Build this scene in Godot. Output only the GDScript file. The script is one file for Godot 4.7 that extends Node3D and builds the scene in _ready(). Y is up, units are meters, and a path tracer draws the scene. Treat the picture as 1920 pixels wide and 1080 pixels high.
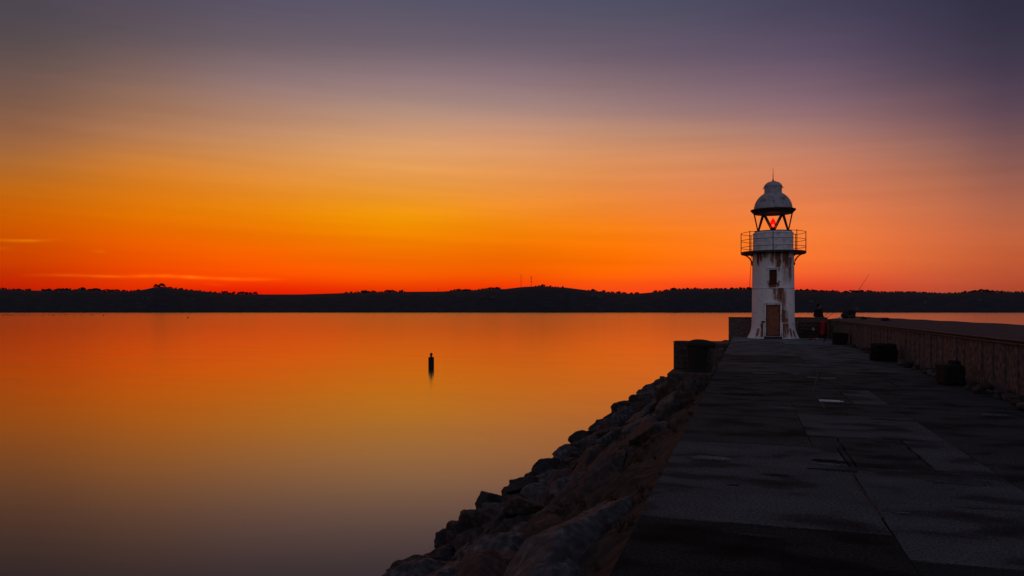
extends Node3D
# World axes: -Z runs along the pier towards the lighthouse, +X towards the sea wall, deck top at y = 0, sea at y = -3.

const F := 1400.0          # focal length in pixels of the 1920 x 1080 photograph
const CX := 960.0
const HY := 583.0          # row of the true horizon
const EYE := 1.37
const SEA := -3.0
const YAW := 0.3046        # camera turned left of the pier's direction

var rng := RandomNumberGenerator.new()
var used := {}
var M := {}
var cells := FastNoiseLite.new()

# ---------------------------------------------------------------- positions
func ray(px: float, py: float) -> Vector3:      # direction per metre of depth along the view axis
	var a := (px - CX) / F
	return Vector3(a * cos(YAW) - sin(YAW), -(py - HY) / F, -(a * sin(YAW) + cos(YAW)))

func at_depth(px: float, py: float, d: float) -> Vector3:
	return Vector3(0, EYE, 0) + ray(px, py) * d

func on_level(px: float, py: float, y: float) -> Vector3:
	return at_depth(px, py, (EYE - y) * F / (py - HY))

# ---------------------------------------------------------------- nodes
func numbered(called: String) -> String:
	if not used.has(called):
		used[called] = 0
		return called
	used[called] += 1
	return "%s_%03d" % [called, used[called]]

func tag(o: Node, label: String, category: String, group := "", kind := "") -> void:
	if label: o.set_meta("label", label)
	if category: o.set_meta("category", category)
	if group: o.set_meta("group", group)
	if kind: o.set_meta("kind", kind)

func thing(called: String, where: Vector3, label: String, category: String, group := "", turn := 0.0) -> Node3D:
	var o := Node3D.new()
	o.name = numbered(called)
	add_child(o)
	o.position = where
	o.rotation.y = turn
	tag(o, label, category, group)
	return o

func part(called: String, mesh: Mesh, m: Material, parent: Node, where := Vector3.ZERO) -> MeshInstance3D:
	var o := MeshInstance3D.new()
	o.name = numbered(called) if parent == self else called
	o.mesh = mesh
	o.material_override = m
	parent.add_child(o, true)
	o.position = where
	return o

func structure(called: String, mesh: Mesh, m: Material, where := Vector3.ZERO) -> MeshInstance3D:
	var o := part(called, mesh, m, self, where)
	o.set_meta("kind", "structure")
	return o

# ---------------------------------------------------------------- mesh helpers
func begin() -> SurfaceTool:
	var st := SurfaceTool.new()
	st.begin(Mesh.PRIMITIVE_TRIANGLES)
	st.set_smooth_group(-1)
	return st

func done(st: SurfaceTool) -> ArrayMesh:
	st.generate_normals()
	return st.commit()

func tri(st: SurfaceTool, a: Vector3, b: Vector3, c: Vector3, centre: Vector3) -> void:
	if ((a - c).cross(a - b)).dot((a + b + c) / 3.0 - centre) < 0.0:
		var t := b
		b = c
		c = t
	st.add_vertex(a)
	st.add_vertex(b)
	st.add_vertex(c)

func quad(st: SurfaceTool, a: Vector3, b: Vector3, c: Vector3, d: Vector3, centre: Vector3) -> void:
	tri(st, a, b, c, centre)
	tri(st, a, c, d, centre)

func cbox(st: SurfaceTool, lo: Vector3, hi: Vector3, ch := 0.01, turn := Transform3D.IDENTITY) -> void:
	var mid := (lo + hi) / 2.0
	var h := (hi - lo) / 2.0
	ch = minf(ch, 0.45 * minf(h.x, minf(h.y, h.z)))
	var p := func(s: Vector3, axis: int) -> Vector3:
		var q := Vector3(h.x - ch, h.y - ch, h.z - ch)
		q[axis] = h[axis]
		return turn * (mid + q * s)
	var c := turn * mid
	for ax in 3:
		var b := (ax + 1) % 3
		var e := (ax + 2) % 3
		for s in [-1.0, 1.0]:
			var v := []
			for k in [[-1, -1], [1, -1], [1, 1], [-1, 1]]:
				var sg := Vector3.ZERO
				sg[ax] = s
				sg[b] = k[0]
				sg[e] = k[1]
				v.append(p.call(sg, ax))
			quad(st, v[0], v[1], v[2], v[3], c)
			for s2 in [-1.0, 1.0]:
				var g := []
				for k in [-1.0, 1.0]:
					var sg := Vector3.ZERO
					sg[ax] = s
					sg[b] = s2
					sg[e] = k
					g.append([p.call(sg, ax), p.call(sg, b)])
				quad(st, g[0][0], g[1][0], g[1][1], g[0][1], c)
	for x in [-1.0, 1.0]:
		for y in [-1.0, 1.0]:
			for z in [-1.0, 1.0]:
				var sg := Vector3(x, y, z)
				tri(st, p.call(sg, 0), p.call(sg, 1), p.call(sg, 2), c)

func box_mesh(lo: Vector3, hi: Vector3, ch := 0.01) -> ArrayMesh:
	var st := begin()
	cbox(st, lo, hi, ch)
	return done(st)

func lathe(st: SurfaceTool, prof: Array, seg := 32, smooth := true, centre := Vector3.ZERO) -> void:
	# prof: [radius, height] pairs from the bottom to the top; sharp corners by repeating a point
	for i in prof.size() - 1:
		var r0: float = prof[i][0]
		var y0: float = prof[i][1]
		var r1: float = prof[i + 1][0]
		var y1: float = prof[i + 1][1]
		if is_equal_approx(r0, r1) and is_equal_approx(y0, y1):
			continue
		for k in seg:
			var a0 := TAU * k / seg
			var a1 := TAU * (k + 1) / seg
			var p00 := centre + Vector3(sin(a0) * r0, y0, cos(a0) * r0)
			var p10 := centre + Vector3(sin(a1) * r0, y0, cos(a1) * r0)
			var p01 := centre + Vector3(sin(a0) * r1, y1, cos(a0) * r1)
			var p11 := centre + Vector3(sin(a1) * r1, y1, cos(a1) * r1)
			st.set_smooth_group(i if smooth else -1)
			if r0 > 1e-6:
				st.add_vertex(p00); st.add_vertex(p01); st.add_vertex(p10)
			if r1 > 1e-6:
				st.add_vertex(p10); st.add_vertex(p01); st.add_vertex(p11)
	st.set_smooth_group(-1)

func lathe_mesh(prof: Array, seg := 32) -> ArrayMesh:
	var st := begin()
	lathe(st, prof, seg)
	return done(st)

func tube(st: SurfaceTool, pts: Array, r0: float, r1: float, seg := 8) -> void:
	var rings := []
	for i in pts.size():
		var p: Vector3 = pts[i]
		var t: Vector3 = (pts[mini(i + 1, pts.size() - 1)] - pts[maxi(i - 1, 0)]).normalized()
		var n := t.cross(Vector3.UP if absf(t.y) < 0.95 else Vector3.RIGHT).normalized()
		var b := t.cross(n)
		var r := lerpf(r0, r1, float(i) / maxi(pts.size() - 1, 1))
		var ring := []
		for k in seg:
			ring.append(p + (n * cos(TAU * k / seg) + b * sin(TAU * k / seg)) * r)
		rings.append(ring)
	st.set_smooth_group(1)
	for i in pts.size() - 1:
		for k in seg:
			var k1 := (k + 1) % seg
			quad(st, rings[i][k], rings[i][k1], rings[i + 1][k1], rings[i + 1][k], (pts[i] + pts[i + 1]) / 2.0)
	st.set_smooth_group(-1)
	for e in [0, pts.size() - 1]:
		var inner: Vector3 = pts[1] if e == 0 else pts[pts.size() - 2]
		for k in range(1, seg - 1):
			tri(st, rings[e][0], rings[e][k], rings[e][k + 1], inner)

func tube_mesh(pts: Array, r0: float, r1: float, seg := 8) -> ArrayMesh:
	var st := begin()
	tube(st, pts, r0, r1, seg)
	return done(st)

func prism(poly: PackedVector2Array, y0: float, y1: float, ch := 0.012) -> ArrayMesh:
	# a slab seen from above: poly holds (x, z); its top edge is worn by ch
	var st := begin()
	var c2 := Vector2.ZERO
	for p in poly:
		c2 += p / poly.size()
	var centre := Vector3(c2.x, (y0 + y1) / 2.0, c2.y)
	var inner := Geometry2D.offset_polygon(poly, -ch)
	var top: PackedVector2Array = poly
	if inner.size() == 1 and inner[0].size() == poly.size():
		top = inner[0]
		var best := 0
		for i in top.size():
			if top[i].distance_to(poly[0]) < top[best].distance_to(poly[0]):
				best = i
		var turned := PackedVector2Array()
		for i in top.size():
			turned.append(top[(best + i) % top.size()])
		top = turned
	var ix := Geometry2D.triangulate_polygon(top)
	for i in range(0, ix.size(), 3):
		tri(st, Vector3(top[ix[i]].x, y1, top[ix[i]].y), Vector3(top[ix[i + 1]].x, y1, top[ix[i + 1]].y), Vector3(top[ix[i + 2]].x, y1, top[ix[i + 2]].y), centre - Vector3(0, 50, 0))
	var n := poly.size()
	for i in n:
		var j := (i + 1) % n
		var a := Vector3(poly[i].x, y1 - ch, poly[i].y)
		var b := Vector3(poly[j].x, y1 - ch, poly[j].y)
		quad(st, Vector3(top[i].x, y1, top[i].y), Vector3(top[j].x, y1, top[j].y), b, a, centre)
		quad(st, a, b, Vector3(b.x, y0, b.z), Vector3(a.x, y0, a.z), centre)
	return done(st)

func rock_mesh(seed_: int, planes := 13, rough := 0.05, rows := 22, cols := 34, skew := 0.6, hard := 14.0, boxy := false) -> ArrayMesh:
	# an angular quarried block: the body left when a ball is cut by random planes, with a worn surface
	var r := RandomNumberGenerator.new()
	r.seed = seed_
	var n := FastNoiseLite.new()
	n.seed = seed_
	n.frequency = 1.5
	n.fractal_octaves = 4
	var cuts := []
	for i in planes:
		var v := Vector3(r.randfn(), r.randfn(), r.randfn()).normalized()
		cuts.append([v, r.randf_range(skew, 0.92)])
	cuts.append([Vector3.DOWN, 0.6])
	if boxy:
		for v in [Vector3.LEFT, Vector3.RIGHT, Vector3.BACK, Vector3.FORWARD, Vector3.UP]:
			cuts.append([v, 0.62])
	var pts := []
	for i in rows + 1:
		var row := []
		var th := PI * i / rows
		for k in cols:
			var ph := TAU * k / cols
			var d := Vector3(sin(th) * cos(ph), cos(th), sin(th) * sin(ph))
			var m := 1.0
			var soft := 0.0
			for c in cuts:
				var t: float = d.dot(c[0])
				if t > 0.05:
					soft += pow(c[1] / t, -hard)
			m = pow(soft + 0.02, -1.0 / hard)
			m *= 1.0 + rough * 2.2 * n.get_noise_3dv(d * 1.1) + rough * n.get_noise_3dv(d * 4.0)
			row.append(d * m)
		pts.append(row)
	var st := begin()
	st.set_smooth_group(1)
	for i in rows:
		for k in cols:
			var k1 := (k + 1) % cols
			if i > 0:
				tri(st, pts[i][k], pts[i][k1], pts[i + 1][k], Vector3.ZERO)
			if i < rows - 1:
				tri(st, pts[i][k1], pts[i + 1][k1], pts[i + 1][k], Vector3.ZERO)
	return done(st)

# Rounded bodies: tapered capsules joined by a smooth minimum and meshed as surface nets. bones: [a, b, ra, rb, colour]
func nets(st: SurfaceTool, bones: Array, cell: float, k: float) -> void:
	var lo := Vector3.INF
	var hi := -Vector3.INF
	for b in bones:
		var r := maxf(b[2], b[3]) + k + 2.0 * cell
		lo = lo.min((b[0] as Vector3).min(b[1]) - Vector3.ONE * r)
		hi = hi.max((b[0] as Vector3).max(b[1]) + Vector3.ONE * r)
	var nx := int((hi.x - lo.x) / cell) + 2
	var ny := int((hi.y - lo.y) / cell) + 2
	var nz := int((hi.z - lo.z) / cell) + 2
	var f := PackedFloat32Array()
	f.resize(nx * ny * nz)
	f.fill(1.0)
	var near := PackedFloat32Array()
	near.resize(nx * ny * nz)
	near.fill(9.0)
	var who := PackedInt32Array()
	who.resize(nx * ny * nz)
	for bi in bones.size():
		var b: Array = bones[bi]
		var a: Vector3 = b[0]
		var ab: Vector3 = b[1] - a
		var r := maxf(b[2], b[3]) + k + 2.0 * cell
		var l := (((b[0] as Vector3).min(b[1]) - Vector3.ONE * r - lo) / cell).max(Vector3.ZERO)
		var h := ((b[0] as Vector3).max(b[1]) + Vector3.ONE * r - lo) / cell
		for z in range(int(l.z), mini(int(h.z) + 1, nz)):
			for y in range(int(l.y), mini(int(h.y) + 1, ny)):
				for x in range(int(l.x), mini(int(h.x) + 1, nx)):
					var p := lo + Vector3(x, y, z) * cell - a
					var t := clampf(p.dot(ab) / maxf(ab.length_squared(), 1e-9), 0.0, 1.0)
					var d := (p - ab * t).length() - lerpf(b[2], b[3], t)
					var i := (z * ny + y) * nx + x
					if d < near[i]:
						near[i] = d
						who[i] = bi
					var m := maxf(k - absf(f[i] - d), 0.0) / k
					f[i] = minf(f[i], d) - m * m * k * 0.25
	var vert := {}
	var pos := PackedVector3Array()
	var own := PackedInt32Array()
	for z in nz - 1:
		for y in ny - 1:
			for x in nx - 1:
				var i := (z * ny + y) * nx + x
				var sum := Vector3.ZERO
				var cnt := 0
				var s0 := f[i] < 0.0
				var mixed := false
				var c := [i, i + 1, i + nx, i + nx + 1, i + nx * ny, i + nx * ny + 1, i + nx * ny + nx, i + nx * ny + nx + 1]
				for q in c:
					if (f[q] < 0.0) != s0:
						mixed = true
						break
				if not mixed:
					continue
				for e in [[0, 1], [2, 3], [4, 5], [6, 7], [0, 2], [1, 3], [4, 6], [5, 7], [0, 4], [1, 5], [2, 6], [3, 7]]:
					var fa := f[c[e[0]]]
					var fb := f[c[e[1]]]
					if (fa < 0.0) != (fb < 0.0):
						var t := fa / (fa - fb)
						var pa := Vector3(e[0] & 1, (e[0] >> 1) & 1, e[0] >> 2)
						var pb := Vector3(e[1] & 1, (e[1] >> 1) & 1, e[1] >> 2)
						sum += pa.lerp(pb, t)
						cnt += 1
				vert[i] = pos.size()
				pos.append(lo + (Vector3(x, y, z) + sum / cnt) * cell)
				own.append(who[i])
	var step := [1, nx, nx * ny]
	st.set_smooth_group(1)
	for i in vert:
		for ax in 3:
			var s0: float = f[i]
			var s1: float = f[i + step[ax]]
			if (s0 < 0.0) == (s1 < 0.0):
				continue
			var b: int = step[(ax + 1) % 3]
			var e: int = step[(ax + 2) % 3]
			if not (vert.has(i - b) and vert.has(i - e) and vert.has(i - b - e)):
				continue
			var q := [vert[i], vert[i - b], vert[i - b - e], vert[i - e]]
			if s0 < 0.0:
				q.reverse()
			for t in [[0, 1, 2], [0, 2, 3]]:
				for j in t:
					st.set_color(bones[own[q[j]]][4])
					st.add_vertex(pos[q[j]])

# ---------------------------------------------------------------- materials
func lin(r: float, g: float, b: float) -> Color:
	return Color(r, g, b).linear_to_srgb()

func noise_tex(seed_: int, freq: float, stops: Array, size := 512, octaves := 5, kind := FastNoiseLite.TYPE_SIMPLEX_SMOOTH) -> NoiseTexture2D:
	var n := FastNoiseLite.new()
	n.seed = seed_
	n.noise_type = kind
	n.frequency = freq
	n.fractal_octaves = octaves
	var t := NoiseTexture2D.new()
	t.width = size
	t.height = size
	t.seamless = true
	t.noise = n
	if stops:
		var g := Gradient.new()
		g.offsets = PackedFloat32Array(stops.map(func(s): return s[0]))
		g.colors = PackedColorArray(stops.map(func(s): return s[1]))
		t.color_ramp = g
	return t

func surface(stops: Array, seed_: int, freq: float, scale: float, rough := 0.9, relief := 0.0, spec := 0.3) -> StandardMaterial3D:
	var m := StandardMaterial3D.new()
	m.albedo_texture = noise_tex(seed_, freq, stops)
	m.roughness = rough
	m.metallic_specular = spec
	m.uv1_triplanar = true
	m.uv1_world_triplanar = true
	m.uv1_scale = Vector3.ONE * scale
	if relief > 0.0:
		m.heightmap_enabled = true
		m.heightmap_scale = relief
		m.heightmap_texture = noise_tex(seed_ + 50, freq * 1.6, [])
	return m

func plain(c: Color, rough := 0.8, metal := 0.0, spec := 0.4) -> StandardMaterial3D:
	var m := StandardMaterial3D.new()
	m.albedo_color = c
	m.roughness = rough
	m.metallic = metal
	m.metallic_specular = spec
	return m

func materials() -> void:
	M.sea = plain(lin(0.012, 0.011, 0.012), 0.14, 0.0, 0.26)
	M.sea.clearcoat_enabled = true
	M.sea.clearcoat = 0.55
	M.sea.clearcoat_roughness = 0.14
	M.sea.roughness = 0.16
	M.sea.roughness_texture = noise_tex(95, 0.02, [[0.0, Color(0.72, 0.72, 0.72)], [1.0, Color(1, 1, 1)]])
	M.sea.uv1_triplanar = true
	M.sea.uv1_world_triplanar = true
	M.sea.uv1_scale = Vector3(0.006, 0.02, 0.02)
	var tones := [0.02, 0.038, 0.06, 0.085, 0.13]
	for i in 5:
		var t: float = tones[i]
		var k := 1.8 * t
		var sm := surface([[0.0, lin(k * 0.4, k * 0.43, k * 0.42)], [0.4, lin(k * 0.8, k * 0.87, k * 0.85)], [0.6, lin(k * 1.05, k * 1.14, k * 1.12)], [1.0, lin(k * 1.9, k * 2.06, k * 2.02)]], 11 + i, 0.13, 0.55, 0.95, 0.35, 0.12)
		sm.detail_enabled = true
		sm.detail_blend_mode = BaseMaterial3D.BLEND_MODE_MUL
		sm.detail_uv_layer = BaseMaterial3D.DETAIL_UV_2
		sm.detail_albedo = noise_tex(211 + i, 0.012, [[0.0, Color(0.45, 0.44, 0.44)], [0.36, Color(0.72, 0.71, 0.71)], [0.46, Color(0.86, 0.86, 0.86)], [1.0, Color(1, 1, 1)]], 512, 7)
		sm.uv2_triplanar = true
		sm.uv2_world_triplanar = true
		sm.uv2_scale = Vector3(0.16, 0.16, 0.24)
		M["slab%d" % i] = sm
	M.pier = surface([[0.0, lin(0.02, 0.018, 0.017)], [1.0, lin(0.06, 0.055, 0.05)]], 21, 0.02, 0.5, 0.95, 3.0)
	M.wall0 = surface([[0.0, lin(0.05, 0.038, 0.034)], [0.42, lin(0.105, 0.082, 0.074)], [0.58, lin(0.132, 0.104, 0.094)], [1.0, lin(0.23, 0.19, 0.175)]], 31, 0.03, 0.4, 0.92, 0.5)
	M.wall1 = surface([[0.0, lin(0.065, 0.045, 0.039)], [0.5, lin(0.12, 0.085, 0.075)], [1.0, lin(0.22, 0.165, 0.15)]], 32, 0.03, 0.5, 0.92, 0.5)
	M.block = surface([[0.0, lin(0.03, 0.021, 0.018)], [0.5, lin(0.062, 0.045, 0.038)], [1.0, lin(0.12, 0.093, 0.081)]], 34, 0.03, 0.5, 0.93, 0.6)
	M.coping = surface([[0.0, lin(0.03, 0.022, 0.02)], [0.45, lin(0.075, 0.055, 0.05)], [1.0, lin(0.17, 0.13, 0.12)]], 33, 0.05, 0.7, 0.95, 1.5)
	M.soil = surface([[0.0, lin(0.018, 0.012, 0.009)], [0.42, lin(0.028, 0.021, 0.017)], [0.6, lin(0.045, 0.036, 0.03)], [1.0, lin(0.09, 0.078, 0.071)]], 41, 0.03, 0.5, 0.95, 1.5)
	M.rock0 = surface([[0.0, lin(0.015, 0.013, 0.012)], [0.45, lin(0.055, 0.051, 0.05)], [0.65, lin(0.09, 0.085, 0.084)], [1.0, lin(0.26, 0.25, 0.25)]], 51, 0.022, 0.6, 0.8, 1.6)
	M.rock1 = surface([[0.0, lin(0.014, 0.01, 0.008)], [0.5, lin(0.045, 0.032, 0.027)], [1.0, lin(0.13, 0.1, 0.088)]], 52, 0.022, 0.6, 0.85, 1.6)
	M.rock2 = surface([[0.0, lin(0.012, 0.011, 0.011)], [0.6, lin(0.03, 0.028, 0.028)], [1.0, lin(0.07, 0.066, 0.066)]], 53, 0.014, 0.8, 0.7, 4.0)
	M.hill = surface([[0.0, lin(0.015, 0.017, 0.02)], [0.5, lin(0.02, 0.022, 0.026)], [0.66, lin(0.027, 0.029, 0.033)], [1.0, lin(0.05, 0.05, 0.052)]], 61, 0.02, 0.0022, 1.0, 0.0)
	M.leaf = plain(lin(0.03, 0.034, 0.034), 1.0, 0.0, 0.2)
	M.bark = plain(lin(0.05, 0.04, 0.03), 1.0)
	M.iron = surface([[0.0, lin(0.012, 0.009, 0.009)], [0.6, lin(0.03, 0.023, 0.021)], [1.0, lin(0.09, 0.05, 0.035)]], 71, 0.02, 2.0, 0.6, 0.6, 0.5)
	M.rail = plain(lin(0.02, 0.015, 0.014), 0.55)
	M.black = plain(lin(0.012, 0.011, 0.011), 0.7)
	M.tub = surface([[0.0, lin(0.012, 0.011, 0.008)], [1.0, lin(0.035, 0.03, 0.022)]], 73, 0.03, 2.0, 0.85, 0.5)
	M.net = surface([[0.0, lin(0.008, 0.009, 0.007)], [1.0, lin(0.03, 0.033, 0.024)]], 74, 0.06, 3.0, 0.95, 2.0)
	M.red = plain(lin(0.42, 0.012, 0.016), 0.5)
	M.wood = surface([[0.0, lin(0.04, 0.026, 0.02)], [1.0, lin(0.13, 0.09, 0.07)]], 75, 0.03, 2.0, 0.85, 0.6)
	M.pale = plain(lin(0.5, 0.48, 0.48), 0.7)
	M.dome = surface([[0.0, lin(0.04, 0.03, 0.03)], [0.3, lin(0.2, 0.19, 0.2)], [0.42, lin(0.33, 0.32, 0.34)], [1.0, lin(0.42, 0.41, 0.44)]], 76, 0.008, 0.6, 0.6, 0.3)
	M.paint = surface([[0.0, lin(0.16, 0.12, 0.11)], [0.24, lin(0.56, 0.54, 0.55)], [0.5, lin(0.75, 0.735, 0.75)], [1.0, lin(0.82, 0.81, 0.82)]], 77, 0.008, 0.7, 0.55, 0.3)
	M.grass = plain(lin(0.08, 0.055, 0.036), 1.0, 0.0, 0.1)
	M.lamp = plain(lin(0.5, 0.01, 0.01), 0.2)
	M.lamp.emission_enabled = true
	M.lamp.emission = Color(1.0, 0.03, 0.015)
	M.lamp.emission_energy_multiplier = 1.1
	M.flame = plain(lin(0.9, 0.2, 0.1), 0.4)
	M.flame.emission_enabled = true
	M.flame.emission = Color(1.0, 0.22, 0.06)
	M.flame.emission_energy_multiplier = 3.5
	M.house = surface([[0.0, lin(0.06, 0.06, 0.06)], [1.0, lin(0.12, 0.12, 0.12)]], 78, 0.02, 0.1, 0.9)
	M.roof = plain(lin(0.06, 0.05, 0.05), 0.9)

# ---------------------------------------------------------------- sky
# colour of the air by bearing (degrees right of the view axis) and height, sampled from the photograph as [row, r, g, b]; continued smoothly out of view
const SKY := [
	[-180.0, [[0, 132, 134, 150], [200, 158, 156, 168], [400, 170, 161, 168], [583, 158, 146, 154]]],
	[-100.0, [[0, 98, 95, 112], [200, 112, 103, 116], [400, 126, 104, 110], [520, 126, 96, 98], [583, 120, 88, 90]]],
	[-60.0, [[0, 76, 70, 82], [150, 90, 76, 78], [300, 128, 88, 62], [420, 150, 75, 20], [520, 150, 45, 8], [583, 140, 30, 8]]],
	[-34.4, [[0, 76, 70, 80], [60, 84, 74, 78], [150, 112, 86, 78], [250, 148, 98, 68], [300, 172, 106, 52], [350, 192, 104, 22], [400, 205, 95, 2], [450, 204, 78, 0], [500, 202, 58, 0], [540, 190, 30, 4], [583, 175, 20, 4]]],
	[-26.5, [[0, 84, 76, 90], [70, 98, 84, 90], [150, 134, 104, 94], [250, 178, 122, 84], [300, 204, 126, 56], [350, 218, 122, 26], [400, 226, 116, 2], [440, 230, 98, 0], [500, 238, 76, 0], [530, 236, 56, 0], [545, 222, 40, 0], [583, 205, 25, 0]]],
	[-18.9, [[0, 89, 82, 101], [80, 108, 94, 102], [150, 144, 117, 117], [250, 194, 140, 102], [300, 214, 142, 76], [350, 228, 138, 44], [400, 236, 132, 6], [440, 236, 112, 0], [480, 246, 96, 0], [520, 250, 76, 0], [545, 232, 30, 0], [583, 210, 15, 0]]],
	[-8.7, [[0, 88, 84, 103], [80, 108, 95, 107], [150, 146, 121, 124], [200, 172, 138, 124], [250, 208, 154, 116], [300, 226, 158, 94], [350, 234, 152, 62], [385, 240, 150, 28], [412, 245, 151, 4], [430, 242, 138, 0], [480, 242, 108, 0], [520, 246, 88, 0], [545, 226, 48, 0], [583, 205, 30, 0]]],
	[0.0, [[0, 84, 81, 103], [80, 104, 92, 107], [150, 141, 116, 123], [200, 164, 133, 126], [250, 206, 150, 118], [300, 224, 153, 96], [350, 234, 148, 70], [390, 242, 143, 42], [430, 244, 132, 6], [480, 242, 107, 0], [515, 244, 90, 0], [540, 240, 52, 8], [583, 220, 35, 8]]],
	[7.0, [[0, 79, 79, 99], [100, 107, 92, 107], [200, 157, 125, 122], [250, 194, 142, 114], [300, 219, 146, 94], [350, 230, 140, 72], [400, 240, 132, 42], [440, 250, 126, 12], [480, 252, 112, 0], [515, 254, 102, 2], [540, 250, 76, 20], [583, 230, 50, 15]]],
	[13.7, [[0, 76, 75, 96], [100, 102, 87, 105], [200, 147, 116, 119], [250, 185, 134, 111], [300, 214, 139, 95], [350, 228, 134, 80], [400, 240, 128, 56], [440, 252, 125, 30], [480, 255, 116, 18], [510, 255, 104, 22], [540, 250, 68, 26], [583, 230, 45, 20]]],
	[22.3, [[0, 68, 64, 86], [100, 94, 79, 101], [200, 136, 104, 112], [250, 170, 121, 110], [300, 200, 127, 98], [350, 214, 124, 86], [400, 234, 126, 72], [440, 246, 126, 58], [490, 246, 114, 48], [520, 240, 92, 46], [540, 220, 62, 38], [583, 200, 45, 30]]],
	[29.5, [[0, 56, 53, 75], [120, 78, 66, 85], [220, 122, 89, 95], [280, 154, 104, 92], [340, 182, 110, 82], [400, 204, 112, 74], [440, 212, 108, 64], [490, 214, 102, 54], [530, 200, 82, 52], [583, 170, 60, 45]]],
	[34.2, [[0, 48, 46, 65], [120, 66, 57, 76], [200, 90, 69, 84], [280, 126, 86, 84], [340, 154, 94, 80], [400, 178, 100, 72], [440, 190, 98, 63], [490, 192, 90, 52], [530, 180, 76, 48], [583, 156, 60, 44]]],
	[60.0, [[0, 58, 56, 76], [200, 88, 71, 88], [350, 122, 86, 90], [450, 140, 86, 78], [583, 120, 68, 68]]],
	[100.0, [[0, 86, 85, 105], [200, 104, 97, 115], [400, 116, 101, 115], [583, 110, 94, 108]]],
	[180.0, [[0, 132, 134, 150], [200, 158, 156, 168], [400, 170, 161, 168], [583, 158, 146, 154]]],
]
const ZENITH := [74, 77, 98]

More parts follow.
